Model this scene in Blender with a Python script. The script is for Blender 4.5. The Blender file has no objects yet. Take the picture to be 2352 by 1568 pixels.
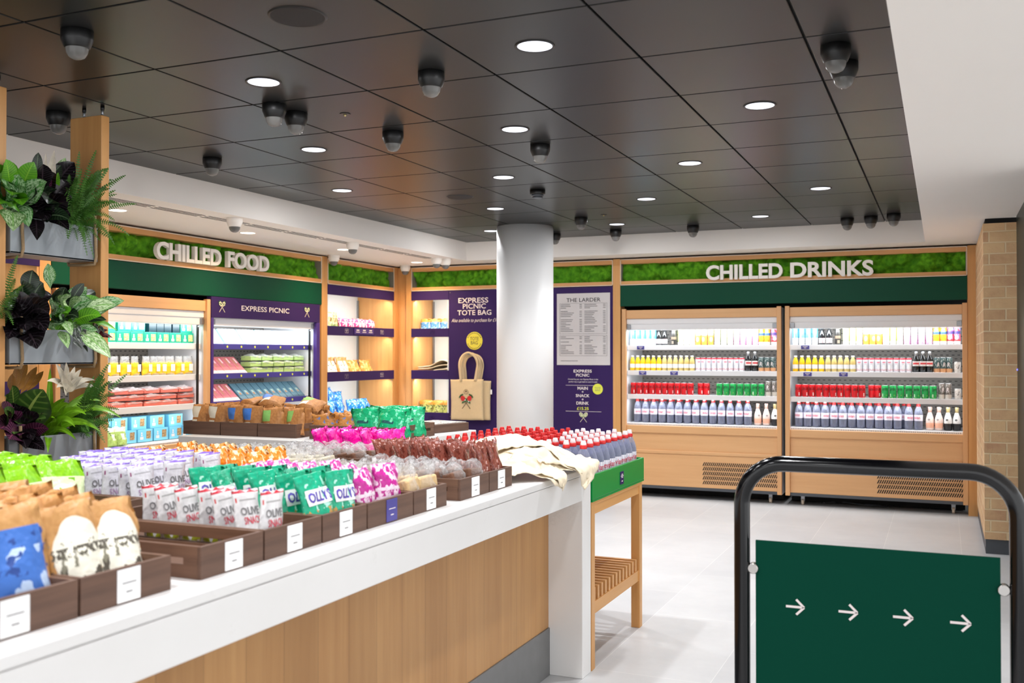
import bpy, bmesh, math, random
from mathutils import Vector, Matrix, noise
SC = bpy.context.scene
COL = SC.collection
PI = math.pi
R = math.radians
rnd = random.Random(7)

# ------------------------------------------------------------------ camera, world, exposure
CAM_Z = 1.375
cam = bpy.data.cameras.new('camera'); cam_o = bpy.data.objects.new('camera', cam); COL.objects.link(cam_o)
cam_o.location = (0, 0, CAM_Z); cam_o.rotation_euler = (R(90.71), 0, R(23.436))
cam.sensor_width = 36; cam.lens = 34.977; cam.clip_start = .05; cam.clip_end = 60
cam.dof.use_dof = True; cam.dof.focus_distance = 5.0; cam.dof.aperture_fstop = 4.0
SC.camera = cam_o
w = bpy.data.worlds.new('world'); SC.world = w; w.use_nodes = True
w.node_tree.nodes['Background'].inputs[0].default_value = (.975, .985, 1, 1)
w.node_tree.nodes['Background'].inputs[1].default_value = 1.38
SC.view_settings.view_transform = 'Standard'; SC.view_settings.look = 'None'
SC.view_settings.gamma = 1; SC.view_settings.use_curve_mapping = False
SC.view_settings.exposure = .47
try:
    SC.cycles.max_bounces = 8; SC.cycles.transparent_max_bounces = 16
    SC.cycles.sample_clamp_indirect = 6; SC.cycles.caustics_reflective = False; SC.cycles.caustics_refractive = False
except Exception: pass
SPOT_W = 40; DISC_W = 4.6; WARM_W = 36; FRIDGE_W = 6.6

# ------------------------------------------------------------------ helpers
def lin(c):
    f = lambda x: x/12.92 if x <= .04045 else ((x+.055)/1.055)**2.4
    return tuple(f(x/255) for x in c[:3]) + (1,)

class NT:
    """small wrapper that adds nodes to a material"""
    def __init__(s, name):
        s.m = bpy.data.materials.new(name); s.m.use_nodes = True
        s.t = s.m.node_tree; s.b = s.t.nodes['Principled BSDF']; s.out = s.t.nodes['Material Output']
        s._tc = None
    def n(s, typ, **kw):
        nd = s.t.nodes.new(typ)
        for k, v in kw.items(): setattr(nd, k, v)
        return nd
    def link(s, a, b): s.t.links.new(a, b)
    def tc(s, k):
        if s._tc is None: s._tc = s.n('ShaderNodeTexCoord')
        return s._tc.outputs[k]
    def math(s, op, a, b=None, c=None):
        nd = s.n('ShaderNodeMath', operation=op)
        for i, x in enumerate((a, b, c)):
            if x is None: continue
            if isinstance(x, (int, float)): nd.inputs[i].default_value = x
            else: s.link(x, nd.inputs[i])
        return nd.outputs[0]
    def mix(s, fac, a, b):
        nd = s.n('ShaderNodeMix', data_type='RGBA')
        for i, x in ((0, fac), (6, a), (7, b)):
            if isinstance(x, (int, float)): nd.inputs[i].default_value = x
            elif isinstance(x, tuple): nd.inputs[i].default_value = x
            else: s.link(x, nd.inputs[i])
        return nd.outputs[2]
    def noise(s, scale, detail=3, vec=None, rough=.5):
        nd = s.n('ShaderNodeTexNoise'); nd.inputs['Scale'].default_value = scale
        nd.inputs['Detail'].default_value = detail; nd.inputs['Roughness'].default_value = rough
        s.link(vec if vec is not None else s.tc('Object'), nd.inputs['Vector'])
        return nd.outputs['Fac']
    def mapped(s, scale, key='Object'):
        mp = s.n('ShaderNodeMapping'); mp.inputs['Scale'].default_value = scale
        s.link(s.tc(key), mp.inputs['Vector']); return mp.outputs[0]
    def ramp(s, fac, lo, hi):
        nd = s.n('ShaderNodeMapRange'); nd.inputs[1].default_value = lo; nd.inputs[2].default_value = hi
        s.link(fac, nd.inputs[0]); return nd.outputs[0]
    def bump(s, h, strength=.3, dist=.01):
        nd = s.n('ShaderNodeBump'); nd.inputs['Strength'].default_value = strength; nd.inputs['Distance'].default_value = dist
        s.link(h, nd.inputs['Height']); s.link(nd.outputs[0], s.b.inputs['Normal'])
    def fin(s, col=None, rough=.5, metal=0, spec=.5, **kw):
        b = s.b
        if col is not None:
            if isinstance(col, tuple): b.inputs['Base Color'].default_value = col
            else: s.link(col, b.inputs['Base Color'])
        b.inputs['Roughness'].default_value = rough; b.inputs['Metallic'].default_value = metal
        b.inputs['Specular IOR Level'].default_value = spec
        for k, v in kw.items(): b.inputs[k.replace('_', ' ')].default_value = v
        return s.m

def paint(name, c, rough=.5, var=.06, scale=12, metal=0, spec=.5, bump=0, **kw):
    k = NT(name); f = k.noise(scale)
    a = lin(c); d = tuple(x*(1-var) for x in a[:3])+(1,); e = tuple(min(1, x*(1+var)) for x in a[:3])+(1,)
    if bump: k.bump(k.noise(scale*6), bump)
    return k.fin(k.mix(f, d, e), rough, metal, spec, **kw)

def wood(name, c1, c2, rough=.45, axis='z', grain=26, plank=0):
    k = NT(name)
    st = {'x': (.05, 1, 1), 'y': (1, .05, 1), 'z': (1, 1, .05)}[axis]
    v = k.mapped(tuple(x*grain for x in st))
    n1 = k.noise(1, 5, v, .62)
    n2 = k.noise(.22, 2, v)
    f = k.ramp(k.math('ADD', k.math('MULTIPLY', n1, .65), k.math('MULTIPLY', n2, .5)), .35, .8)
    col = k.mix(f, lin(c1), lin(c2))
    if plank:   # vertical board joints along y
        sp = k.n('ShaderNodeSeparateXYZ'); k.link(k.tc('Object'), sp.inputs[0])
        q = k.math('DIVIDE', sp.outputs[1], plank)
        wn = k.n('ShaderNodeTexWhiteNoise', noise_dimensions='1D'); k.link(k.math('FLOOR', q), wn.inputs['W'])
        col = k.mix(k.math('MULTIPLY', wn.outputs[0], .28), col, lin(tuple(x*.78 for x in c1)))
        edge = k.math('LESS_THAN', k.math('FRACT', q), .012)
        col = k.mix(k.math('MULTIPLY', edge, .5), col, lin(tuple(x*.5 for x in c1)))
    k.bump(n1, .08, .003)
    return k.fin(col, rough)

def emis(name, c, s):
    k = NT(name); k.link(k.mix(k.noise(30), lin(c), lin(tuple(min(255, x*1.02) for x in c))), k.b.inputs['Emission Color'])
    return k.fin((.8, .8, .8, 1), .5, Emission_Strength=s)

def printed(name, base, layers, rough=.4, base2=None, bump=.25, spec=.5, metal=0, front=False, nscale=9):
    """printed packaging: flat areas of ink laid out in the object's own generated coordinates"""
    k = NT(name)
    sp = k.n('ShaderNodeSeparateXYZ'); k.link(k.tc('Generated'), sp.inputs[0])
    x, y, z = sp.outputs
    nz = k.noise(nscale, 3, k.tc('Generated'))
    col = k.mix(k.ramp(nz, .3, .7), lin(base), lin(base2 or tuple(v*.88 for v in base)))
    for L in layers:
        if L[0] == 'r':
            _, x0, x1, z0, z1, c = L
            mk = k.math('MULTIPLY', k.math('COMPARE', x, (x0+x1)/2, (x1-x0)/2), k.math('COMPARE', z, (z0+z1)/2, (z1-z0)/2))
        elif L[0] == 'e':
            _, cx, cz, rx, rz, c = L
            a = k.math('DIVIDE', k.math('SUBTRACT', x, cx), rx); b = k.math('DIVIDE', k.math('SUBTRACT', z, cz), rz)
            mk = k.math('LESS_THAN', k.math('ADD', k.math('MULTIPLY', a, a), k.math('MULTIPLY', b, b)), 1)
        else:      # blotches: ('n', scale, threshold, z0, z1, colour)
            _, s_, th, z0, z1, c = L
            mk = k.math('MULTIPLY', k.math('GREATER_THAN', k.noise(s_, 2, k.tc('Generated')), th), k.math('COMPARE', z, (z0+z1)/2, (z1-z0)/2))
        if front: mk = k.math('MULTIPLY', mk, k.math('LESS_THAN', y, .5))
        col = k.mix(mk, col, lin(c))
    if bump: k.bump(k.noise(5, 2, k.tc('Generated')), bump, .02)
    return k.fin(col, rough, metal, spec)

def film(name, c, alpha, rough=.12, strong=.5):
    """thin clear plastic: part see-through, part glossy"""
    k = NT(name)
    tr = k.n('ShaderNodeBsdfTransparent'); tr.inputs[0].default_value = lin(c)
    k.fin(lin(c), rough, 0, 1)
    k.bump(k.noise(14, 3, k.tc('Generated')), strong, .02)
    lw = k.n('ShaderNodeLayerWeight'); lw.inputs[0].default_value = .35
    mx = k.n('ShaderNodeMixShader'); k.link(k.math('MINIMUM', 1.0, k.math('ADD', alpha, k.math('MULTIPLY', lw.outputs['Facing'], .35))), mx.inputs[0])
    k.link(tr.outputs[0], mx.inputs[1]); k.link(k.b.outputs[0], mx.inputs[2]); k.link(mx.outputs[0], k.out.inputs[0])
    return k.m

class MB:
    """collects polygons and links them as one mesh object"""
    def __init__(s): s.v, s.f, s.m, s.s = [], [], [], []
    def add(s, vs, fs, mi=0, sm=False, M=None):
        o = len(s.v)
        s.v += [tuple(M @ Vector(p)) for p in vs] if M is not None else [tuple(p) for p in vs]
        for i, f in enumerate(fs):
            s.f.append([o+q for q in f]); s.m.append(mi[i] if isinstance(mi, list) else mi); s.s.append(sm)
        return s
    def box(s, x0, x1, y0, y1, z0, z1, mi=0, c=0, M=None):
        if x1 < x0: x0, x1 = x1, x0
        if y1 < y0: y0, y1 = y1, y0
        if z1 < z0: z0, z1 = z1, z0
        if not c:
            vs = [(x, y, z) for z in (z0, z1) for y in (y0, y1) for x in (x0, x1)]
            return s.add(vs, [(0, 2, 3, 1), (4, 5, 7, 6), (0, 1, 5, 4), (2, 6, 7, 3), (0, 4, 6, 2), (1, 3, 7, 5)], mi, False, M)
        bm = bmesh.new(); bmesh.ops.create_cube(bm, size=1)
        for q in bm.verts: q.co = Vector(((x0+x1)/2+q.co.x*(x1-x0), (y0+y1)/2+q.co.y*(y1-y0), (z0+z1)/2+q.co.z*(z1-z0)))
        bmesh.ops.bevel(bm, geom=bm.edges[:], offset=c, segments=2, affect='EDGES', profile=.5)
        bm.verts.index_update()
        s.add([q.co[:] for q in bm.verts], [[q.index for q in f.verts] for f in bm.faces], mi, False, M); bm.free(); return s
    def lathe(s, prof, n=20, mi=0, M=None, sm=True, cap=True):
        """prof: (r, z) or (r, z, mat) bottom to top"""
        vs, fs, ms = [], [], []
        for p in prof:
            for i in range(n): a = 2*PI*i/n; vs.append((p[0]*math.cos(a), p[0]*math.sin(a), p[1]))
        for k in range(len(prof)-1):
            for i in range(n):
                j = (i+1) % n
                fs.append((k*n+i, k*n+j, (k+1)*n+j, (k+1)*n+i)); ms.append(prof[k][2] if len(prof[k]) > 2 else mi)
        s.add(vs, fs, ms, sm, M)
        if cap:
            b = len(s.v)-len(vs)
            if prof[0][0] > 1e-5: s.f.append([b+n-1-i for i in range(n)]); s.m.append(prof[0][2] if len(prof[0]) > 2 else mi); s.s.append(False)
            if prof[-1][0] > 1e-5: s.f.append([b+(len(prof)-1)*n+i for i in range(n)]); s.m.append(prof[-1][2] if len(prof[-1]) > 2 else mi); s.s.append(False)
        return s
    def cyl(s, p0, p1, r, n=16, mi=0, r1=None):
        p0, p1 = Vector(p0), Vector(p1); d = p1-p0
        M = Matrix.Translation(p0) @ d.to_track_quat('Z', 'Y').to_matrix().to_4x4()
        return s.lathe([(r, 0), (r if r1 is None else r1, d.length)], n, mi, M)
    def tube(s, path, r, n=10, mi=0, closed=False):
        P = [Vector(p) for p in path]; N = len(P); vs, fs = [], []
        up = None
        for i, p in enumerate(P):
            a = P[(i-1) % N] if (closed or i) else p; b = P[(i+1) % N] if (closed or i < N-1) else p
            t = (b-a).normalized()
            if up is None: up = t.orthogonal().normalized()
            up = (up - t*up.dot(t)).normalized(); sd = t.cross(up)
            rr = r(i/(N-1)) if callable(r) else r
            for k in range(n): q = 2*PI*k/n; vs.append(p+up*math.cos(q)*rr+sd*math.sin(q)*rr)
        for i in range(N if closed else N-1):
            j = (i+1) % N
            for k in range(n): l = (k+1) % n; fs.append((i*n+k, i*n+l, j*n+l, j*n+k))
        if not closed: fs += [list(range(n))[::-1], [(N-1)*n+k for k in range(n)]]
        return s.add(vs, fs, mi, True)
    def grid(s, fn, nu, nv, mi=0, sm=True, M=None):
        vs = [fn(i/nu, j/nv) for j in range(nv+1) for i in range(nu+1)]
        fs = [(j*(nu+1)+i, j*(nu+1)+i+1, (j+1)*(nu+1)+i+1, (j+1)*(nu+1)+i) for j in range(nv) for i in range(nu)]
        return s.add(vs, fs, mi, sm, M)
    def poly(s, pts, d, mi=0, M=None):
        """flat outline in the xz plane given thickness d towards +y"""
        n = len(pts)
        vs = [(x, 0, z) for x, z in pts]+[(x, d, z) for x, z in pts]
        fs = [list(range(n)), list(range(2*n-1, n-1, -1))]+[(i, i+n, (i+1) % n+n, (i+1) % n) for i in range(n)]
        return s.add(vs, fs, mi, False, M)
    def mesh(s, name, mats):
        me = bpy.data.meshes.new(name); me.from_pydata(s.v, [], s.f)
        for m in (mats if isinstance(mats, (list, tuple)) else [mats]): me.materials.append(m)
        me.polygons.foreach_set('material_index', s.m); me.polygons.foreach_set('use_smooth', s.s)
        me.update(); return me
    def build(s, name, mats, parent=None, loc=None, rot=None):
        o = bpy.data.objects.new(name, s.mesh(name, mats)); COL.objects.link(o)
        if parent is not None: o.parent = parent
        if loc is not None: o.location = loc
        if rot is not None: o.rotation_euler = rot
        return o

def tag(o, label=None, cat=None, group=None, kind=None):
    for k, v in (('label', label), ('category', cat), ('group', group), ('kind', kind)):
        if v: o[k] = v
    return o
def empty(name, loc=(0, 0, 0), rot=(0, 0, 0), label=None, cat=None, group=None):
    o = bpy.data.objects.new(name, None); COL.objects.link(o); o.empty_display_size = .05
    o.location = loc; o.rotation_euler = rot
    return tag(o, label, cat, group)
def struct(o): o['kind'] = 'structure'; return o
def copy_tree(o, parent=None):
    c = o.copy(); COL.objects.link(c)
    if parent is not None: c.parent = parent
    for ch in KIDS.get(o.name, ()): copy_tree(ch, c)
    return c
KIDS = {}
class Proto:
    """first placement uses the built thing itself, later ones copies of it and of its parts"""
    def __init__(s, root):
        s.root = root; s.used = False
        for o in [x for x in bpy.data.objects if x.parent is not None]:
            l = KIDS.setdefault(o.parent.name, [])
            if o not in l: l.append(o)
    def put(s, loc, rot, label, group=None):
        if not s.used: o = s.root; s.used = True
        else: o = copy_tree(s.root)
        o.location = loc; o.rotation_euler = rot if isinstance(rot, tuple) else (0, 0, rot)
        o['label'] = label
        if group: o['group'] = group
        return o

ORD = ['first', 'second', 'third', 'fourth', 'fifth', 'sixth', 'seventh', 'eighth', 'ninth', 'tenth', 'eleventh', 'twelfth', 'thirteenth', 'fourteenth', 'fifteenth', 'sixteenth']

_tcache = {}
def tverts(body, shear=0, fat=0, ext=0, spacing=1, res=3):
    key = (body, shear, fat, ext, spacing, res)
    if key in _tcache: return _tcache[key]
    cu = bpy.data.curves.new('lettering', 'FONT'); cu.body = body; cu.size = 1; cu.shear = shear; cu.offset = fat
    cu.extrude = ext; cu.resolution_u = res; cu.space_character = spacing
    o = bpy.data.objects.new('lettering', cu); COL.objects.link(o)
    dg = bpy.context.evaluated_depsgraph_get(); dg.update()
    me = o.evaluated_get(dg).to_mesh()
    vs = [v.co.copy() for v in me.vertices]; fs = [list(p.vertices) for p in me.polygons]
    o.evaluated_get(dg).to_mesh_clear(); bpy.data.objects.remove(o); bpy.data.curves.remove(cu)
    xs = [v.x for v in vs]; ys = [v.y for v in vs]
    r = (vs, fs, min(xs), max(xs), min(ys), max(ys)); _tcache[key] = r; return r
def text(mb, body, x0, x1, z0, z1, mi=0, M=None, fn=None, **kw):
    """fits lettering into a rectangle of the xz plane, facing -y; fn bends it onto a surface. depth d > 0 makes it solid"""
    d = kw.pop('d', 0); keep = kw.pop('keep', False)
    vs, fs, a, b, c, e = tverts(body, ext=.5 if d else 0, **kw)
    sx = (x1-x0)/(b-a); sz = (z1-z0)/(e-c)
    if keep: sz = sx = min(sx, sz)
    cx, cz = (x0+x1)/2, (z0+z1)/2
    out = []
    for v in vs:
        x = cx+(v.x-(a+b)/2)*sx; z = cz+(v.y-(c+e)/2)*sz; y = -v.z*d
        out.append(fn(x, z) if fn else (x, y, z))
    return mb.add(out, fs, mi, False, M)

ROT_L = PI/2     # things whose front faces +x (left wall, counter front)
def pix(u, v, axis, val):
    """point where the line of sight through a photo pixel meets the plane axis = val"""
    F = 2285.17; y_, p_ = R(23.436), R(.71)
    f = Vector((-math.sin(y_)*math.cos(p_), math.cos(y_)*math.cos(p_), math.sin(p_)))
    r = Vector((math.cos(y_), math.sin(y_), 0)); up = r.cross(f)
    d = r*((u-1176)/F)-up*((v-784)/F)+f
    o = Vector((0, 0, CAM_Z)); return o+d*((val-o['xyz'.index(axis)])/d['xyz'.index(axis)])

# ------------------------------------------------------------------ materials
M = {}
M['white'] = paint('white_paint', (240, 235, 229), .6, .012, 4)
M['pillar'] = paint('pillar_paint', (228, 228, 228), .5, .012, 3)
M['tile'] = paint('ceiling_tile', (33, 33, 33), .32, .06, 3, spec=.22)
M['black'] = paint('black_plastic', (14, 14, 15), .4, .1)
M['void'] = paint('dark_gap', (8, 8, 8), .8, .1)
M['oak'] = wood('oak', (196, 140, 80), (219, 166, 104), .42, 'z')
M['oak_x'] = wood('oak_rail', (196, 140, 82), (218, 166, 108), .42, 'x')
M['oak_y'] = wood('oak_rail_left', (200, 142, 78), (222, 168, 102), .42, 'y')
M['lam'] = wood('laminate', (208, 158, 108), (222, 174, 124), .4, 'x', 30)
M['lamz'] = wood('laminate_upright', (205, 154, 104), (220, 170, 120), .4, 'z', 30)
M['lip'] = paint('pale_edge_strip', (222, 205, 186), .5, .03)
M['grey'] = paint('grey_return', (128, 124, 116), .6, .04)
M['green'] = paint('green_fascia', (9, 68, 48), .4, .04, 2, spec=.14)
M['darkgreen'] = paint('dark_green_wall', (10, 26, 20), .4, .05, 2)
M['purple'] = paint('purple_panel', (52, 34, 86), .55, .05, 2, spec=.15)
M['purple2'] = paint('violet_stile', (66, 40, 120), .45, .05, 2)
M['letter'] = paint('white_letter', (240, 236, 230), .45, .01)
M['ink'] = paint('white_ink', (232, 222, 220), .6, .01)
M['pale'] = paint('shelf_back_white', (222, 228, 230), .5, .02)
M['metal'] = paint('white_metal', (228, 228, 230), .35, .02)
M['steel'] = paint('grey_steel', (150, 152, 156), .3, .05, metal=.8)
M['base'] = paint('grey_base', (70, 74, 80), .4, .05)
M['card'] = paint('white_card', (240, 240, 240), .6, .01)
M['greyink'] = paint('grey_ink', (120, 118, 120), .6, .03)
M['darkink'] = paint('dark_ink', (50, 46, 52), .6, .03)
M['ptag'] = paint('purple_card', (66, 60, 140), .45, .04)
M['yellow'] = paint('yellow_disc', (222, 210, 70), .5, .02)
M['lime_ink'] = paint('lime_ink', (222, 226, 80), .5, .02)
M['crate'] = wood('crate_wood', (70, 46, 34), (128, 92, 70), .6, 'y', 40)
M['crate_x'] = wood('crate_wood_side', (62, 42, 33), (118, 86, 68), .6, 'x', 40)
M['rope'] = paint('rope', (176, 148, 112), .9, .25, 120, bump=.6)
M['soil'] = paint('soil', (32, 24, 18), .9, .3, 40, bump=.6)
M['blackpaint'] = paint('gloss_black_tube', (5, 5, 8), .14, .1, spec=.5)
M['signgreen'] = paint('sign_green', (3, 62, 47), .6, .03, 2, spec=.06)
M['chrome'] = paint('brushed_chrome', (200, 196, 192), .22, .04, metal=1)
M['tray_green'] = paint('glossy_green', (0, 140, 60), .2, .05, 2, spec=.14)
M['canvas'] = paint('canvas', (232, 217, 190), .85, .06, 60, bump=.25)
M['canvas_shaded'] = paint('shaded_canvas', (214, 190, 150), .85, .06, 60, bump=.25)  # darker copy of canvas, with the wall totes' shade put into the colour
M['red'] = paint('red_ink', (196, 40, 40), .5, .05)
M['leafink'] = paint('leaf_ink', (44, 92, 52), .6, .1)
M['brownink'] = paint('brown_ink', (88, 66, 48), .6, .1)
M['cream'] = paint('cream_ink', (226, 216, 190), .6, .05)
M['palegreen'] = paint('pale_green_ink', (150, 176, 120), .6, .05)
M['led'] = emis('lamp_lens', (226, 230, 248), 1.0)
M['warmled'] = emis('warm_lamp_lens', (255, 244, 222), 4.5)
M['strip'] = emis('fridge_light_strip', (240, 248, 255), 6)
M['blue_led'] = emis('blue_indicator', (40, 50, 255), 3)

def m_marble():
    k = NT('white_quartz'); n = k.noise(3.2, 6, rough=.6)
    v = k.math('SUBTRACT', 1, k.ramp(k.math('ABSOLUTE', k.math('SUBTRACT', k.noise(5.5, 8, rough=.75), .52)), 0, .018))
    msk = k.math('MULTIPLY', v, k.ramp(n, .55, .7))
    c = k.mix(k.math('MULTIPLY', msk, .35), k.mix(n, lin((226, 224, 222)), lin((236, 235, 234))), lin((150, 140, 130)))
    return k.fin(c, .28)
M['marble'] = m_marble()
M['counter_wood'] = wood('counter_boards', (170, 121, 70), (198, 151, 96), .45, 'z', 30, .152)
def m_floor():
    k = NT('floor_tiles'); br = k.n('ShaderNodeTexBrick')
    mp = k.n('ShaderNodeMapping'); mp.inputs['Location'].default_value = (-.4, .395, 0); mp.inputs['Rotation'].default_value = (0, 0, R(90))
    k.link(k.tc('Object'), mp.inputs[0]); k.link(mp.outputs[0], br.inputs['Vector'])
    br.inputs['Scale'].default_value = 1; br.inputs['Brick Width'].default_value = 1.01; br.inputs['Row Height'].default_value = .505
    br.inputs['Mortar Size'].default_value = .0016; br.inputs['Mortar Smooth'].default_value = .2
    br.inputs['Color1'].default_value = lin((202, 203, 204)); br.inputs['Color2'].default_value = lin((194, 195, 197)); br.inputs['Mortar'].default_value = lin((226, 226, 224))
    n = k.ramp(k.noise(1.8, 7, rough=.7), .3, .72)
    c = k.mix(k.math('MULTIPLY', n, .45), br.outputs[0], lin((166, 168, 171)))
    return k.fin(c, .42)
M['floor'] = m_floor()
def m_brick():
    k = NT('buff_brick'); sp = k.n('ShaderNodeSeparateXYZ'); k.link(k.tc('Object'), sp.inputs[0])
    cb = k.n('ShaderNodeCombineXYZ'); k.link(k.math('ADD', sp.outputs[0], sp.outputs[1]), cb.inputs[0]); k.link(sp.outputs[2], cb.inputs[1])
    br = k.n('ShaderNodeTexBrick'); k.link(cb.outputs[0], br.inputs['Vector'])
    br.inputs['Scale'].default_value = 1; br.inputs['Brick Width'].default_value = .205; br.inputs['Row Height'].default_value = .0765
    br.inputs['Mortar Size'].default_value = .006; br.inputs['Mortar Smooth'].default_value = .3; br.inputs['Bias'].default_value = 0
    br.inputs['Color1'].default_value = lin((222, 184, 140)); br.inputs['Color2'].default_value = lin((198, 154, 118)); br.inputs['Mortar'].default_value = lin((230, 206, 168))
    n = k.ramp(k.noise(14, 4), .35, .7)
    c = k.mix(k.math('MULTIPLY', n, .5), br.outputs[0], lin((232, 200, 150)))
    hgt = k.math('ADD', k.math('MULTIPLY', br.outputs['Fac'], -1), k.math('MULTIPLY', k.noise(60, 3), .4))
    k.bump(hgt, .6, .012); return k.fin(c, .85)
M['brick'] = m_brick()
def m_moss():
    k = NT('preserved_moss'); n = k.noise(26, 4); n2 = k.noise(5, 2)
    c = k.mix(k.ramp(n, .3, .72), lin((50, 108, 14)), lin((108, 178, 34)))
    c = k.mix(k.math('MULTIPLY', k.ramp(n2, .4, .65), .5), c, lin((66, 130, 24)))
    k.bump(k.noise(120, 3), .5, .006); return k.fin(c, .9, spec=.2)
M['moss'] = m_moss()
def m_zinc():
    k = NT('galvanised_zinc'); vo = k.n('ShaderNodeTexVoronoi'); vo.inputs['Scale'].default_value = 22
    k.link(k.mapped((1, .6, .35)), vo.inputs['Vector'])
    c = k.mix(vo.outputs['Distance'], lin((122, 130, 136)), lin((168, 176, 182)))
    c = k.mix(k.math('MULTIPLY', k.noise(8, 4), .5), c, lin((140, 146, 150)))
    return k.fin(c, .4, .35)
M['zinc'] = m_zinc()
def m_perf():
    k = NT('slotted_back_panel'); sp = k.n('ShaderNodeSeparateXYZ'); k.link(k.tc('Object'), sp.inputs[0])
    zz = k.math('DIVIDE', sp.outputs[2], .034)
    xx = k.math('ADD', k.math('DIVIDE', sp.outputs[0], .048), k.math('MULTIPLY', k.math('FLOOR', zz), .5))
    mk = k.math('MULTIPLY', k.math('LESS_THAN', k.math('FRACT', zz), .2), k.math('LESS_THAN', k.math('FRACT', xx), .48))
    return k.fin(k.mix(mk, lin((150, 143, 136)), lin((40, 37, 36))), .4)
M['perf'] = m_perf()
M['dome'] = film('clear_dome', (165, 163, 160), .36, .04, .05)
M['eye'] = paint('camera_eye_glints', (120, 118, 116), .25, .7, 90, metal=.6)  # pale mottling stands in for the glassy glints of the dome
M['glassy'] = film('water_bottle_plastic', (206, 211, 232), .24, .08, .4)
M['glass_dk'] = paint('dark_glass', (18, 20, 22), .12, .1, spec=.7)
M['clear'] = film('clear_wrapper', (250, 250, 250), .3, .12, .9)
M['clear_hi'] = film('clear_crinkled_wrapper', (255, 255, 255), .13, .14, 1)
M['capred'] = paint('red_cap', (208, 32, 32), .35, .05)
M['capwhite'] = paint('white_cap', (240, 226, 226), .4, .03)
M['evlabel'] = paint('bottle_label', (232, 226, 236), .45, .04)
M['evred'] = paint('pinkish_red_ink', (206, 60, 90), .5, .03)
M['alu'] = paint('can_aluminium', (190, 190, 192), .28, .04, metal=.9)

# ------------------------------------------------------------------ room shell
ZC, ZS = 2.493, 2.31            # black ceiling, white bulkhead soffit
XL, YB, XR = -4.39, 8.98, -.134  # edges of the black ceiling
FX, FY = -5.38, 9.30             # planes of the joinery on the left and back walls
struct(MB().box(-6.4, 3.2, -3, 10.2, -.06, 0).build('floor', M['floor']))
cb = MB()
TX, TY = .5987, .6067; gx, gy = -.445, 3.0186
for i in range(-8, 2):
    for j in range(-10, 12):
        x0 = max(gx+i*TX, XL); x1 = min(gx+(i+1)*TX, XR); y0 = gy+j*TY; y1 = min(y0+TY, YB)
        if x1-x0 < .02 or y1-y0 < .02 or y0 < -3: continue
        g = .0045
        cb.box(x0+g, x1-g, y0+g, y1-g, ZC, ZC+.02, 0, .0025)
cb.box(XL, XR+.2, -3, YB, ZC+.012, ZC+.06, 1)
struct(cb.build('ceiling', [M['tile'], M['void']]))
struct(MB().box(-6.2, XL, -3, YB, ZS, ZC+.06).build('trim_1', M['white']))
struct(MB().box(-6.2, XR, YB, 10.1, ZS, ZC+.06).build('trim_2', M['white']))
struct(MB().box(XR, 3.2, -1.2, 10.1, ZS, ZC+.06).build('trim_3', M['white']))
struct(MB().box(-6.3, -6.2, -3, 10.2, 0, 2.6).build('wall_left', M['darkgreen']))
struct(MB().box(-6.3, 3.2, 10.1, 10.2, 0, 2.6).build('wall_back', M['void']))
struct(MB().box(.46, .62, 5.6, 7.55, 0, ZS).build('wall_right', M['darkgreen']))
wb = MB().box(.256, .47, 7.6, 9.5, .1, 2.275).box(.262, .47, 7.606, 9.5, 0, .1, 1).box(.27, .47, 7.62, 9.5, 2.275, ZS, 2)
struct(wb.build('brick_pier', [M['brick'], M['base'], M['void']]))
tag(MB().lathe([(.006, 0), (.006, .006), (.003, .008)], 10).build('indicator_light', M['blue_led'], None, (.462, 7.52, 1.268), (0, R(-90), 0)),
    'small blue indicator light on the dark green wall beside the brick pier', 'light')
struct(MB().lathe([(.25, 0), (.25, ZC)], 64).build('pillar', M['pillar'], None, (-3.388, 8.105, 0)))
# oak posts of the joinery
p = MB()
p.box(.19, .28, FY, FY+.14, 0, ZS-.012).box(-2.957, -2.882, FY, FY+.14, 0, ZS-.012)
struct(p.build('trim_4', M['oak']))
p = MB()
p.box(-5.265, -5.20, FY, FY+.14, 0, ZS-.012).box(-5.40, -5.265, FY+.035, FY+.14, 0, ZS-.012).box(-5.52, FX, 9.24, FY+.035, 0, ZS-.012)
p.box(-5.52, FX, 7.89, 7.99, 0, ZS-.012).box(-5.52, FX, 4.70, 4.79, 0, ZS-.012)
struct(p.build('trim_5', M['oak']))

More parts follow.
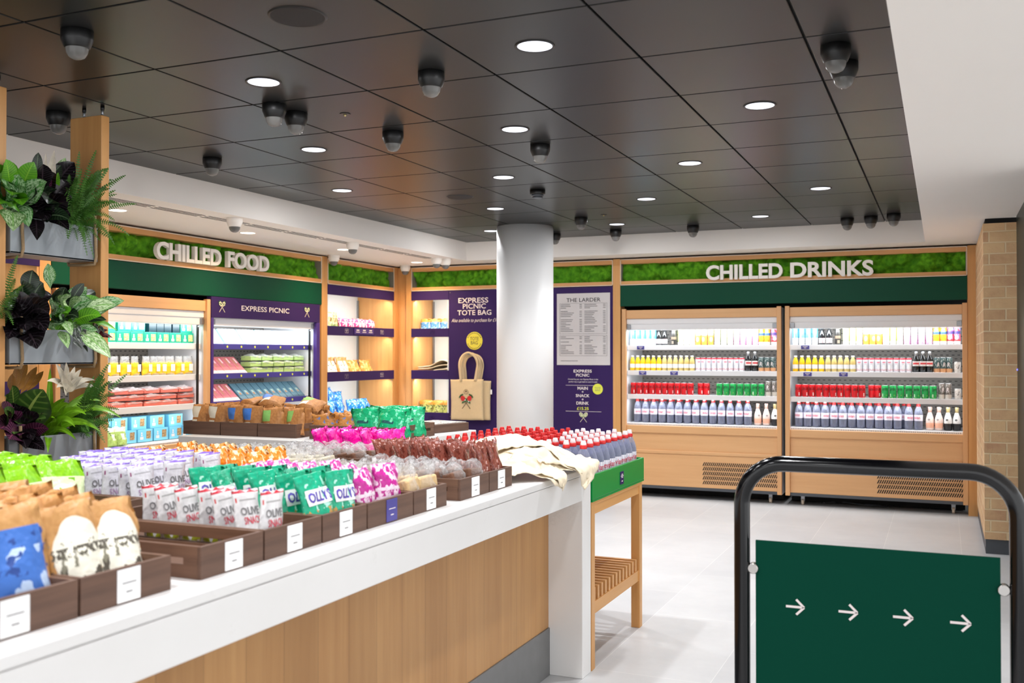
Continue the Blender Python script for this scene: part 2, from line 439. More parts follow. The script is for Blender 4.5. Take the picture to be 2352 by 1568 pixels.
# moss boxes above the bays; local frame: x along the wall, front at y = 0 facing -y
def moss_box(loc, rz, W, label, seed):
    t = empty('moss_panel', loc, (0, 0, rz), label, 'moss panel')
    z0, z1, d = 2.04, 2.293, .11
    
    for za, zb in ((z1-.045, z1), (z0, z0+.04)): MB().box(0, W, 0, d, za, zb).build('rail', M['oak_x'], t)
    for x in (0, W-.012): MB().box(x, x+.012, .004, d, z0+.04, z1-.045).build('side_return', M['grey'], t)
    e = .007
    MB().box(0, W, -.006, 0, z0, z0+e).box(0, W, -.006, 0, z1-e, z1).box(0, e, -.006, 0, z0, z1).box(W-e, W, -.006, 0, z0, z1).build('edge_strip', M['lip'], t)
    r = random.Random(seed); H = z1-z0-.085
    cs = []
    n = int(W*H/.0026)
    for _ in range(n): cs.append((r.uniform(0, W), r.uniform(0, H), r.uniform(.036, .066), r.uniform(.6, 1.15)))
    nu = int(W/.011); nv = 20; hh = [[0]*(nu+1) for _ in range(nv+1)]
    for cx, cz, rad, k in cs:
        for i in range(max(0, int((cx-rad)/W*nu)), min(nu, int((cx+rad)/W*nu)+1)+1):
            for j in range(max(0, int((cz-rad)/H*nv)), min(nv, int((cz+rad)/H*nv)+1)+1):
                q = 1-((i/nu*W-cx)**2+(j/nv*H-cz)**2)/rad**2
                if q > 0: hh[j][i] = max(hh[j][i], min(.085, math.sqrt(q)*rad*k*1.1))
    MB().grid(lambda u, v: (u*W, d-.012-hh[round(v*nv)][round(u*nu)], z0+.04+v*H), nu, nv).build('moss', M['moss'], t)
    MB().box(0, W, d-.004, d+.02, z0, z1).build('backing', M['void'], t)
    return t
moss_box((FX, 4.79, 0), ROT_L, 3.10, 'long moss panel behind the white chilled food letters', 1)
moss_box((FX, 7.99, 0), ROT_L, 1.25, 'short moss panel above the corner shelves on the left wall', 2)
moss_box((-5.20, FY, 0), 0, 2.243, 'moss panel above the purple tote bag board, passing behind the white pillar', 3)
moss_box((-2.882, FY, 0), 0, 3.072, 'long moss panel behind the white chilled drinks letters', 4)

def sign(loc, rz, words, z0, z1, label):
    """separate solid letters; each glyph keeps its place in the word"""
    t = empty('wall_sign', loc, (0, 0, rz), label, 'sign')
    for body, x0, x1 in words:
        # proportional advance from the whole word, then one mesh per letter
        full = tverts(body, fat=.03, ext=.5, res=4)
        sx = (x1-x0)/(full[3]-full[2]); sz = (z1-z0)/.74
        for i, ch in enumerate(body):
            pre = tverts(body[:i+1], fat=.03, ext=.5, res=4); one = tverts(ch, fat=.03, ext=.5, res=4)
            mb = MB(); off = pre[3]-one[3]
            mb.add([(x0+(v.x+off-full[2])*sx, -.028-v.z*.035, z0+(v.y+.012)*sz) for v in one[0]], one[1])
            mb.build('letter', M['letter'], t)
    return t
sign((FX, 0, 0), ROT_L, [('CHILLED', 5.70, 6.42), ('FOOD', 6.50, 7.04)], 2.083, 2.213, 'white block letters reading CHILLED FOOD against the moss on the left wall')
sign((0, FY, 0), 0, [('CHILLED', -2.034, -1.335), ('DRINKS', -1.268, -.559)], 2.067, 2.203, 'white block letters reading CHILLED DRINKS against the moss on the back wall')

# fascias
tag(MB().box(FX-.05, FX+.006, 4.79, 7.89, 1.838, 2.036, 0, .003).build('fascia_panel', M['green']), 'long green fascia panel under the chilled food sign', 'panel')
tag(MB().box(-2.882, .19, FY-.006, FY+.05, 1.836, 2.036, 0, .003).build('fascia_panel', M['green']), 'long green fascia panel under the chilled drinks sign', 'panel')

# ------------------------------------------------------------------ printed boards on the back wall
def emblem(mb, cx, cz, s, colours, fn=None):
    """two crossed stems topped with bunches"""
    st, b1, b2 = colours
    for sg in (-1, 1):
        c, q = math.cos(R(38)), math.sin(R(38))*sg
        def T(a, b): x, z = a*c+b*q, -a*q+b*c; return (cx+x*s, cz+z*s)
        mb.poly([T(-.03, -.75), T(.03, -.75), T(.03, .3), T(-.03, .3)], -.0012, st)
        mb.poly([T(.26*math.cos(k*PI/6), .48+.36*math.sin(k*PI/6)) for k in range(12)], -.0014, b1)
        for k in range(6): mb.poly([T(.09*math.cos(j*PI/3)+.16*math.cos(k), .42+.22*math.sin(k)+.09*math.sin(j*PI/3)) for j in range(6)], -.0018, b2)
def on_board(y): return Matrix.Translation((0, y, 0))

tA = empty('printed_board', (0, FY, 0), (0, 0, 0), 'purple board advertising the tote bag, left of the white pillar', 'board')
MB().box(-4.754, -3.9, 0, .02, .02, 2.034).build('board', M['purple'], tA)
mb = MB()
for body, x0, x1, z0, z1 in (('EXPRESS', -4.641, -4.297, 1.903, 1.957), ('PICNIC', -4.589, -4.325, 1.843, 1.895), ('TOTE BAG', -4.652, -4.262, 1.776, 1.829)):
    text(mb, body, x0, x1, z0, z1, M=on_board(-.002), fat=.012)
text(mb, 'Also available to purchase for £10', -4.72, -4.185, 1.694, 1.742, M=on_board(-.002), shear=.3)
mb.build('lettering', M['ink'], tA)
MB().lathe([(.093, 0), (.093, .003)], 40, 0, Matrix.Translation((-4.455, -.0005, 1.51)) @ Matrix.Rotation(R(90), 4, 'X')).build('yellow_disc', M['yellow'], tA)
mb = MB(); text(mb, 'TOTE', -4.503, -4.405, 1.515, 1.55, M=on_board(-.0045)); text(mb, 'BAG', -4.495, -4.415, 1.472, 1.507, M=on_board(-.0045))
for k in range(28):
    a = 2*PI*k/28
    if abs(math.sin(a)) > .28: mb.box(-.005, .005, -.0045, -.004, -.004, .004, 0, 0, Matrix.Translation((-4.455+.08*math.sin(a+PI/2), 0, 1.51+.08*math.cos(a+PI/2))) @ Matrix.Rotation(a+PI/2, 4, 'Y'))
mb.build('disc_lettering', M['darkink'], tA)
mb = MB()
for z in (2.016, .72): mb.lathe([(.006, 0), (.004, .004)], 10, 0, Matrix.Translation((-4.735, -.001, z)) @ Matrix.Rotation(R(90), 4, 'X'))
mb.build('screw', M['steel'], tA)

tB = empty('printed_board', (0, FY, 0), (0, 0, 0), 'purple board with the meal deal text and a white menu, right of the pillar', 'board')
MB().box(-3.9, -2.957, 0, .02, .02, 2.034).build('board', M['purple'], tB)
mb = MB()
for body, x0, x1, z0, z1 in (('EXPRESS', -3.365, -3.175, 1.19, 1.219), ('PICNIC', -3.34, -3.2, 1.15, 1.179), ('MAIN', -3.324, -3.216, 1.02, 1.05), ('+', -3.28, -3.26, .991, 1.009),
                             ('SNACK', -3.342, -3.199, .947, .977), ('+', -3.28, -3.26, .915, .935), ('DRINK', -3.336, -3.206, .873, .903)):
    text(mb, body, x0, x1, z0, z1, M=on_board(-.002), fat=.02)
text(mb, 'Curated by you, our Express Picnic is the', -3.424, -3.11, 1.112, 1.132, M=on_board(-.002), shear=.25)
text(mb, 'perfect way to get back to court in style', -3.418, -3.118, 1.087, 1.107, M=on_board(-.002), shear=.25)
mb.box(-3.448, -3.155, -.002, 0, 1.062, 1.065).box(-3.448, -3.078, -.002, 0, .805, .808)
mb.build('lettering', M['ink'], tB)
mb = MB(); text(mb, '£15.25', -3.33, -3.208, .82, .85, M=on_board(-.002), fat=.015); mb.build('price_lettering', M['lime_ink'], tB)
MB().lathe([(.053, 0), (.053, .003)], 32, 0, Matrix.Translation((-3.114, -.0005, 1.029)) @ Matrix.Rotation(R(90), 4, 'X')).build('yellow_disc', M['lime_ink'], tB)
mb = MB(); text(mb, 'TOTE', -3.143, -3.085, 1.031, 1.048, M=on_board(-.0045)); text(mb, 'BAG', -3.138, -3.09, 1.01, 1.026, M=on_board(-.0045)); mb.build('disc_lettering', M['greyink'], tB)
mb = MB(); emblem(mb, -3.262, .745, .075, (0, 0, 1)); mb.build('emblem', [M['cream'], M['palegreen']], tB, (0, -.0022, 0))
po = MB().box(-3.541, -2.986, -.004, 0, 1.264, 1.974).build('poster', paint('poster_paper', (208, 204, 204), .6, .01), tB)
mb = MB(); text(mb, 'THE LARDER', -3.438, -3.083, 1.889, 1.927, M=on_board(-.006), fat=.004); mb.build('lettering', M['darkink'], po)
mb = MB(); r = random.Random(3)
def frame(x0, x1, z0, z1, t=.002):
    for a in ((x0, x1, z0, z0+t), (x0, x1, z1-t, z1), (x0, x0+t, z0, z1), (x1-t, x1, z0, z1)): mb.box(a[0], a[1], -.0055, -.004, a[2], a[3])
frame(-3.51, -3.016, 1.572, 1.876); frame(-3.51, -3.016, 1.355, 1.556)
for x0, x1, z1, z0 in ((-3.50, -3.27, 1.865, 1.58), (-3.25, -3.025, 1.865, 1.58), (-3.50, -3.27, 1.545, 1.37), (-3.25, -3.025, 1.545, 1.37)):
    z = z1
    while z > z0+.01:
        if r.random() > .18:
            mb.box(x0, x0+r.uniform(.05, .14), -.0055, -.004, z-.006, z); mb.box(x1-.032, x1-.006, -.0055, -.004, z-.006, z)
        z -= .0165
mb.box(-3.50, -3.32, -.0055, -.004, 1.303, 1.308)
mb.build('small_print', M['greyink'], po)

# ------------------------------------------------------------------ shelf units with purple strips
def price_label(t, x, z, w=.062, h=.04):
    mb = MB(); q = .0025
    for a in ((x-w/2, x+w/2, z-h/2, z-h/2+q), (x-w/2, x+w/2, z+h/2-q, z+h/2), (x-w/2, x-w/2+q, z-h/2, z+h/2), (x+w/2-q, x+w/2, z-h/2, z+h/2)): mb.box(a[0], a[1], -.004, 0, a[2], a[3])
    mb.box(x-w*.3, x+w*.3, -.004, 0, z+.003, z+.008).box(x-w*.12, x+w*.12, -.004, 0, z-.01, z-.004)
    mb.build('price_label', M['ink'], t)
STR = [(1.943, 2.036), (1.553, 1.643), (1.108, 1.201), (.642, .757)]
def shelf_unit(loc, rz, W, D, label, woodside, labels):
    t = empty('shelf_unit', loc, (0, 0, rz), label, 'shelves')
    MB().box(0, W, D, D+.02, .05, 2.036).build('back_panel', M['pale'], t)
    for x, mt in ((0, M['oak'] if woodside != 'r' else M['pale']), (W-.018, M['oak'] if woodside != 'l' else M['pale'])):
        MB().box(x, x+.018, .004, D, .05, 2.036).build('side_panel', mt, t)
    for z0, z1 in STR:
        MB().box(0, W, -.004, .016, z0, z1, 0, .002).build('purple_strip', M['purple'], t)
        MB().box(.018, W-.018, .016, D, z1-.05, z1-.03).build('shelf', M['pale'], t)
    for x in ((.03, W-.03) if woodside == 'lr' else (W-.03,) if woodside == 'r' else (.03,)): MB().box(x-.009, x+.009, D-.02, D-.002, .7, 1.95).build('upright', M['steel'], t)
    MB().box(0, W, .0, .016, .05, .642).build('kick_panel', M['purple'], t)
    for x, z in labels: price_label(t, x, z)
    return t
S2 = shelf_unit((FX, 7.99, 0), ROT_L, 1.25, .44, 'shelf unit with purple strips between fridge and corner on the left wall', 'r',
                [(.33, 1.6), (1.0, 1.6), (.33, 1.155), (1.0, 1.155)])
mb = MB().box(.46, .82, -.012, -.004, 1.572, 1.628); mb.build('promotion_card', M['purple2'], S2)
mb = MB()
for x in (.52, .64, .76): mb.box(x-.025, x+.025, -.014, -.012, 1.605, 1.617).box(x-.035, x+.035, -.014, -.012, 1.588, 1.595)
mb.build('promotion_lettering', M['ink'], S2)
S1 = shelf_unit((-5.20, FY, 0), 0, .446, .46, 'narrow shelf unit with purple strips left of the tote bag board', 'l', [(.25, 1.6), (.25, .70)])
S3 = shelf_unit((FX, 3.45, 0), ROT_L, 1.25, .44, 'wooden shelf bay seen behind the hanging planter on the left wall', 'lr', [])

# ------------------------------------------------------------------ chilled display cabinets
SH = [1.456, 1.212, .982]; DECK = .712
def fridge(loc, rz, style, label, W=1.511):
    t = empty('display_fridge', loc, (0, 0, rz), label, 'fridge')
    D = .62
    for x in (0, W-.03): MB().box(x, x+.03, .02, D, .09, 1.80).build('side_wall', M['metal'], t)
    MB().box(.03, W-.03, D-.02, D, .7, 1.8).build('back_panel', M['perf'], t)
    MB().box(.03, W-.03, .1, D, 1.70, 1.80).build('canopy', M['metal'], t)
    MB().box(.03, W-.03, .03, D, DECK-.03, DECK-.004).build('deck', M['metal'], t)
    if style == 'wood':
        for x in (0, W-.04): MB().box(x, x+.04, -.02, .02, .09, 1.81, 0, .003).build('stile', M['lamz'], t)
        MB().box(.04, W-.04, -.004, .03, 1.715, 1.798, 0, .003).build('header', M['lam'], t)
    else:
        for x, x2 in ((0, .03), (W-.05, W)): MB().box(x, x2, -.02, .02, .09, 1.667, 0, .003).build('stile', M['purple2'], t)
        h = MB().box(0, W, -.02, .03, 1.668, 1.836, 0, .003).build('header', M['purple'], t)
        mb = MB(); text(mb, 'EXPRESS PICNIC', .37, 1.03, 1.735, 1.778, M=on_board(-.022), fat=.008); mb.build('lettering', M['ink'], h)
        for x in (.125, 1.30):
            mb = MB(); emblem(mb, x, 1.755, .072, (0, 1, 0)); mb.build('emblem', [M['cream'], M['leafink']], h, (0, -.0225, 0))
    top = 1.715 if style == 'wood' else 1.668
    MB().box(.04, W-.04, .012, .10, 1.662, top, 0, .006).box(.04, W-.04, .02, .10, 1.604, 1.664, 0, .006).build('blind_housing', M['metal'], t)
    for x in (.042, W-.082): MB().box(x, x+.04, .008, .022, 1.612, 1.655, 0, .003).build('bracket', M['steel'], t)
    MB().box(.06, W-.06, .11, .15, 1.63, 1.65).build('light_strip', M['strip'], t)
    for z in SH:
        sh = MB().box(.032, W-.032, .07, D-.03, z-.022, z-.002).build('shelf', M['metal'], t)
        MB().box(.034, W-.034, .05, .07, z-.044, z+.002, 0, .002).build('price_rail', M['ptag'] if style != 'wood' and z != .0 else M['metal'], sh)
    MB().box(.04, W-.04, .02, .034, .686, .704).build('air_grille', M['metal'], t)
    mb = MB()
    for k in range(95): mb.box(.05+k*.0149, .056+k*.0149, .0185, .02, .69, .7)
    mb.build('grille_slots', M['greyink'], t)
    fp = MB().box(.04, W-.04, 0, .03, .617, .686, 0, .003).box(.04, W-.04, .012, .03, .45, .617, 0, .002).box(.04, W-.04, -.002, .03, .42, .454, 0, .008).box(.04, W-.04, .006, .03, .115, .42, 0, .002)
    fp.build('front_panel', M['lam'], t)
    mb = MB()
    for r_ in range(5):
        zz = .15+r_*.043
        for k in range(38):
            x = W-.73+k*.0182
            mb.add([(x, .0045, zz), (x+.0095, .0045, zz), (x+.025, .0045, zz+.034), (x+.0155, .0045, zz+.034)], [(0, 1, 2, 3)])
    mb.build('vent_grille', M['void'], t)
    MB().box(.02, W-.02, .004, .03, .088, .115).build('plinth_strip', M['base'], t)
    MB().box(.02, W-.02, .25, .6, .01, .09).build('underside', M['void'], t)  # near-black block filling in the shade under the cabinet
    for x in (.14, W-.115):
        for y in (.09, .5):
            c = MB().box(x-.022, x+.022, y-.022, y+.022, .078, .09).box(x-.016, x+.016, y-.004, y+.004, .03, .08).build('caster', M['steel'], t)
            MB().cyl((x-.011, y, .026), (x+.011, y, .026), .026, 16).build('wheel', M['lip'], c)
    # the cabinet's own light
    for z, pw in ((1.601, FRIDGE_W), (1.41, FRIDGE_W*.36), (1.166, FRIDGE_W*.36), (.936, FRIDGE_W*.42)):
        l = bpy.data.lights.new('fridge_light', 'AREA'); l.shape = 'RECTANGLE'; l.size = W-.14; l.size_y = .03; l.energy = pw; l.color = (.93, .97, 1)
        o = bpy.data.objects.new('fridge_light', l); COL.objects.link(o); o.parent = t
        l.energy *= .68 if rz else 1; o.location = (W/2, .06 if z < 1.6 else .035, z); o.rotation_euler = (R(30 if z < 1.6 else 42), 0, 0)
    return t
FR = {}
YF = FY+.012
FR['F1'] = ((FX-.012, 4.825, 0), ROT_L, fridge((FX-.012, 4.825, 0), ROT_L, 'wood', 'oak-framed fridge of boxed and bagged food beside the hanging planter'))
FR['F2'] = ((FX-.012, 6.345, 0), ROT_L, fridge((FX-.012, 6.345, 0), ROT_L, 'purple', 'fridge with a purple header reading EXPRESS PICNIC'))
FR['F3'] = ((-2.866, YF, 0), 0, fridge((-2.866, YF, 0), 0, 'wood', 'left drinks fridge on the back wall, nearest the white pillar'))
FR['F4'] = ((-1.322, YF, 0), 0, fridge((-1.322, YF, 0), 0, 'wood', 'right drinks fridge on the back wall, nearest the brick pier'))
def fpos(f, lx, ly, z):
    (x, y, _), rz, t = FR[f]
    return (x-ly, y+lx, z) if rz else (x+lx, y+ly, z)
def frot(f): return FR[f][1]
for f in ('F3', 'F4'):
    t = FR[f][2]
    for x, z in ((.17, 1.434), (.19, 1.19), (.5, 1.19)):
        c = MB().box(x-.036, x+.036, .044, .05, z-.017, z+.017, 0, .001).build('price_card', M['ptag'], t)
        MB().box(x-.022, x+.022, .0425, .044, z+.004, z+.009).box(x-.01, x+.01, .0425, .044, z-.008, z-.003).build('small_print', M['ink'], c)
tag(MB().tube([(-1.02+.56*t_/20, 9.52+.05*math.sin(t_*.33), .008+.012*math.sin(PI*t_/20)) for t_ in range(21)]+[(-.46-.5*t_/20, 9.58-.02*math.sin(t_*.3), .012) for t_ in range(1, 21)], .005, 8).build('cable', M['base']),
    'thin grey cable looping on the floor under the right drinks fridge', 'cable')
for f in ('F1', 'F2'): MB().box(1.511-.092, 1.511-.078, .03, .045, .712, 1.604).build('black_edge_bar', M['black'], FR[f][2])
for z in SH:
    mb = MB()
    for k in range(8): mb.lathe([(.010, 0), (.010, .002)], 12, 0, Matrix.Translation((.1+k*.18, .051, z-.022)) @ Matrix.Rotation(R(90), 4, 'X'))
    mb.build('rail_emblem', M['lime_ink'], FR['F2'][2])

# ------------------------------------------------------------------ drinks
def can_proto(name, cat, h, r, body_mat, word=None, word_mat=None, wz=(.3, .62), shear=.25, ang=1.5):
    t = empty(name, (0, -30, 0)); t['category'] = cat
    MB().lathe([(r*.78, 0), (r*.97, .006), (r, .012), (r, h-.014), (r*.93, h-.004)], 20, 0, None, True, False).build('body', body_mat, t)
    MB().lathe([(r*.80, 0), (r*.78, .002)], 20).lathe([(r*.93, h-.004), (r*.95, h-.001), (r*.84, h-.001), (r*.80, h-.005)], 20).build('lid', M['alu'], t)
    if word:
        mb = MB(); L = ang*r
        text(mb, word, -L/2, L/2, h*wz[0], h*wz[1], shear=shear, fat=.01, fn=lambda x, z: ((r+.0006)*math.sin(x/r), -(r+.0006)*math.cos(x/r), z))
        mb.build('lettering', word_mat, t)
    return Proto(t)
def P_(n, base, layers, rough=.35, **k): return printed(n, base, layers, rough, bump=0, **k)
CAN = {}
CAN['can_blue'] = ('pale blue', can_proto('drink_can', 'can', .158, .0262, P_('blue_can', (90, 196, 236), [('r', 0, 1, .0, .42, (236, 240, 246)), ('r', .42, .62, 0, 1, (238, 244, 250))])))
CAN['can_black'] = ('black', can_proto('drink_can', 'can', .145, .0275, P_('black_can', (44, 42, 40), [('r', 0, 1, .40, .58, (128, 112, 96)), ('r', .3, .7, .1, .3, (150, 140, 126))])))
CAN['can_lime'] = ('pale lime', can_proto('drink_can', 'can', .158, .0268, P_('lime_can', (246, 250, 216), [('r', .0, .06, 0, 1, (190, 214, 60)), ('r', 0, 1, .0, .22, (250, 250, 232))])))
CAN['can_orange'] = ('white and orange', can_proto('drink_can', 'can', .158, .0265, P_('orange_can', (250, 246, 226), [('r', 0, 1, .0, .62, (244, 168, 70)), ('e', .5, .35, .3, .16, (250, 206, 140))])))
CAN['can_pink'] = ('pink', can_proto('drink_can', 'can', .158, .0265, P_('pink_can', (250, 232, 242), [('r', 0, 1, .0, .55, (244, 176, 220)), ('n', 9, .6, 0, .4, (222, 110, 180))])))
CAN['can_tropic'] = ('orange and yellow', can_proto('drink_can', 'can', .15, .0268, P_('tropical_can', (246, 190, 40), [('n', 5, .52, .1, 1, (234, 120, 40)), ('r', 0, 1, .6, .78, (40, 70, 110)), ('n', 7, .62, .3, .9, (90, 150, 70)), ('r', 0, 1, 0, .2, (248, 244, 232))])))
CAN['can_berry'] = ('red and blue', can_proto('drink_can', 'can', .15, .0265, P_('berry_can', (226, 60, 66), [('n', 5, .55, .3, 1, (120, 150, 210)), ('r', 0, 1, .62, .8, (60, 50, 110)), ('e', .5, .4, .28, .12, (250, 240, 240)), ('r', 0, 1, 0, .2, (248, 236, 236))])))
CAN['can_white_red'] = ('white and red', can_proto('drink_can', 'can', .128, .0255, P_('white_red_can', (236, 236, 242), [('r', 0, 1, .9, 1, (204, 40, 60)), ('r', 0, 1, .19, .21, (214, 60, 80)), ('r', 0, 1, .12, .14, (214, 60, 80)), ('r', .25, .75, .66, .74, (226, 120, 140)), ('e', .5, .36, .22, .18, (250, 250, 252))])))
CAN['can_copper'] = ('teal and copper', can_proto('drink_can', 'can', .132, .027, P_('copper_can', (74, 96, 96), [('r', 0, 1, .0, .27, (222, 166, 120)), ('n', 6, .56, .3, 1, (170, 180, 176))], metal=.3), 'R', M['ink'], (.4, .66), .2, .8))
CAN['can_grey'] = ('grey-brown', can_proto('drink_can', 'can', .138, .0275, P_('grey_can', (112, 104, 98), [('r', 0, 1, .0, .3, (206, 200, 190)), ('n', 6, .56, .3, 1, (160, 156, 150))], metal=.3), 'R', M['ink'], (.45, .72), .2, .8))
CAN['can_cream'] = ('cream', can_proto('drink_can', 'can', .095, .028, P_('cream_can', (232, 226, 218), [('n', 6, .6, .2, .8, (180, 150, 130))]), 'L', M['darkink'], (.35, .72), .3, .8))
CAN['can_cola'] = ('red', can_proto('drink_can', 'can', .116, .0295, P_('red_can', (206, 16, 28), [('r', .75, .86, .12, .38, (232, 210, 206))], nscale=2), 'Coca-Cola', paint('dark_red_ink', (46, 6, 10), .4, .05), (.55, .84), .3, 1.9))
CAN['can_green'] = ('green', can_proto('drink_can', 'can', .116, .0295, P_('green_can', (28, 158, 78), [('r', .18, .3, .12, .36, (206, 226, 200)), ('n', 6, .66, .05, .3, (150, 200, 60))], nscale=2), 'Sprite', paint('dark_green_ink', (8, 44, 24), .4, .05), (.5, .86), .3, 1.7))

def bottle_proto(name, cat, prof, body, capprof, cap, label=None, lmat=None, word=None, wmat=None, wz=None, ang=1.6, extra=None):
    t = empty(name, (0, -30, 0)); t['category'] = cat
    MB().lathe(prof, 18, 0).build('body', body, t)
    MB().lathe(capprof, 14, 0).build('cap', cap, t)
    if label:
        r0, z0, z1 = label
        lb = MB().lathe([(r0, z0), (r0, z1)], 20, 0, None, True, False).build('label', lmat, t)
        if word:
            mb = MB(); r = r0+.0006; L = ang*r
            text(mb, word, -L/2, L/2, wz[0], wz[1], fat=.012, fn=lambda x, z: (r*math.sin(x/r), -r*math.cos(x/r), z)); mb.build('lettering', wmat, lb)
    if extra: extra(t)
    return Proto(t)
M['juice_y'] = paint('mango_juice', (244, 196, 22), .25, .06, 20, spec=.6)
M['juice_p'] = paint('apple_juice', (206, 182, 112), .25, .08, 20, spec=.6)
M['rosewhite'] = printed('blush_bottle', (240, 216, 206), [('r', 0, 1, .1, .34, (236, 178, 150)), ('e', .5, .5, .16, .05, (150, 140, 140))], .4, bump=0)
M['bw_bottle'] = printed('white_and_black_bottle', (236, 234, 232), [('r', 0, 1, 0, .33, (24, 24, 28)), ('e', .5, .5, .16, .05, (90, 90, 90))], .4, bump=0)
M['gold'] = paint('pale_gold_foil', (214, 196, 140), .35, .08, metal=.6)
M['pinkfoil'] = paint('rose_foil', (232, 186, 172), .35, .08, metal=.3)
M['wlabel'] = printed('beer_label', (236, 230, 226), [('r', .1, .9, .35, .72, (204, 60, 66))], .5, bump=0)
JP = [(.020, 0), (.025, .004), (.0258, .02), (.0258, .082), (.021, .104), (.0135, .124), (.0125, .134)]
CAN['juice_yellow'] = ('mango yellow', bottle_proto('juice_bottle', 'bottle', JP, M['juice_y'], [(.0145, .132), (.0145, .144), (.012, .146)], M['metal'], (.0262, .028, .066), M['card']))
CAN['juice_pale'] = ('pale apple', bottle_proto('juice_bottle', 'bottle', JP, M['juice_p'], [(.0145, .132), (.0145, .144), (.012, .146)], M['metal'], (.0262, .028, .066), M['card']))
CAN['bottle_dark'] = ('dark cola', bottle_proto('cola_bottle', 'bottle', [(.022, 0), (.026, .006), (.0265, .06), (.0255, .085), (.02, .112), (.0125, .14), (.012, .15)], M['glass_dk'], [(.0135, .148), (.0135, .160)], M['alu'],
                      (.0271, .018, .062), printed('cola_label', (238, 226, 226), [('r', .46, .54, 0, 1, (200, 30, 50))], .5, bump=0)))
CAN['wine'] = ('dark green', bottle_proto('beer_bottle', 'bottle', [(.026, 0), (.0295, .005), (.030, .1), (.024, .125), (.0135, .15), (.013, .165)], M['glass_dk'], [(.0142, .15), (.0142, .183), (.012, .185)], M['alu'], (.0305, .055, .098), M['wlabel']))
WP = [(.028, 0), (.034, .006), (.0355, .03), (.0345, .055), (.0355, .075), (.0355, .13), (.034, .15), (.027, .175), (.016, .198), (.0135, .205)]
WCAP = [(.0155, .2), (.0165, .202), (.0165, .215), (.0155, .216)]
def spout(mat):
    def f(t):
        MB().lathe([(.0135, .214), (.0135, .222), (.0105, .234), (.0095, .236)], 14).build('spout_cover', mat, t)
        MB().lathe([(.0315, .004), (.0335, .008), (.0335, .126), (.025, .17)], 14, 0).build('water', M['water'], t)
    return f
M['water'] = film('water', (150, 162, 196), .14, .15, .4)
def water(capmat): return bottle_proto('water_bottle', 'bottle', WP, M['glassy'], WCAP, M['capred'], (.0358, .076, .128), M['evlabel'], 'evian', M['evred'], (.092, .116), 1.5, spout(capmat))
CAN['water'] = ('white-capped water', water(M['capwhite'])); CAN['water_red'] = ('red-capped water', water(M['capred']))
PP = [(.026, 0), (.033, .006), (.034, .07), (.031, .1), (.02, .135), (.0135, .155), (.0125, .18)]
def cord(t): MB().tube([(.014*math.cos(a*.7)+.002, .012, .196-.085*(1-abs(1-a/2.2))*1.0+.02*math.sin(a)) for a in [k*.44 for k in range(11)]], .0022, 6).build('cord', M['lip'], t)
CAN['rose'] = ('blush', bottle_proto('wine_bottle', 'bottle', PP, M['rosewhite'], [(.0145, .15), (.0145, .185), (.016, .190), (.016, .199)], M['pinkfoil'], extra=cord))
CAN['prosecco'] = ('white and black', bottle_proto('wine_bottle', 'bottle', PP, M['bw_bottle'], [(.0145, .15), (.0145, .185), (.016, .190), (.016, .199)], M['gold'], extra=cord))

ROWS = {'F3': (188, 1893, [
    (SH[0], [(190, 505, 5, 'can_blue'), (508, 640, 2, 'bottle_dark'), (675, 757, 1, 'can_black'), (762, 962, 3, 'can_lime'), (965, 1180, 3, 'can_orange'), (1183, 1402, 3, 'can_lime'), (1405, 1680, 4, 'can_pink'), (1683, 1805, 2, 'can_tropic'), (1808, 1890, 1, 'can_berry')]),
    (SH[1], [(186, 570, 6, 'juice_yellow'), (570, 962, 6, 'juice_pale'), (966, 1525, 9, 'can_white_red'), (1528, 1675, 2, 'wine'), (1678, 1868, 3, 'can_copper')]),
    (SH[2], [(195, 945, 10, 'can_cola'), (975, 1112, 2, 'can_cola'), (1203, 1747, 7, 'can_green'), (1752, 1890, 2, 'can_grey')]),
    (DECK, [(222, 1605, 14, 'water'), (1617, 1805, 2, 'rose'), (1810, 1893, 1, 'prosecco')])]),
    'F4': (115, 2008, [
    (SH[0], [(118, 425, 4, 'can_blue'), (428, 595, 2, 'bottle_dark'), (600, 705, 1, 'can_black'), (708, 935, 3, 'can_lime'), (938, 1158, 3, 'can_orange'), (1160, 1385, 3, 'can_lime'), (1388, 1705, 4, 'can_pink'), (1708, 1855, 2, 'can_tropic'), (1858, 2003, 2, 'can_berry')]),
    (SH[1], [(120, 500, 5, 'juice_yellow'), (503, 860, 5, 'juice_pale'), (862, 1480, 9, 'can_white_red'), (1488, 1708, 3, 'wine'), (1715, 1912, 3, 'can_copper'), (1930, 2003, 1, 'can_cream')]),
    (SH[2], [(150, 965, 10, 'can_cola'), (995, 1130, 2, 'can_cola'), (1140, 1750, 7, 'can_green'), (1762, 1905, 2, 'can_grey'), (1935, 2003, 1, 'can_cream')]),
    (DECK, [(142, 1370, 12, 'water'), (1390, 1600, 2, 'water_red'), (1622, 1815, 2, 'rose'), (1817, 2003, 2, 'prosecco')])])}
FN = {'F3': 'left drinks fridge', 'F4': 'right drinks fridge'}
SHN = ['top shelf', 'second shelf', 'third shelf', 'bottom deck']
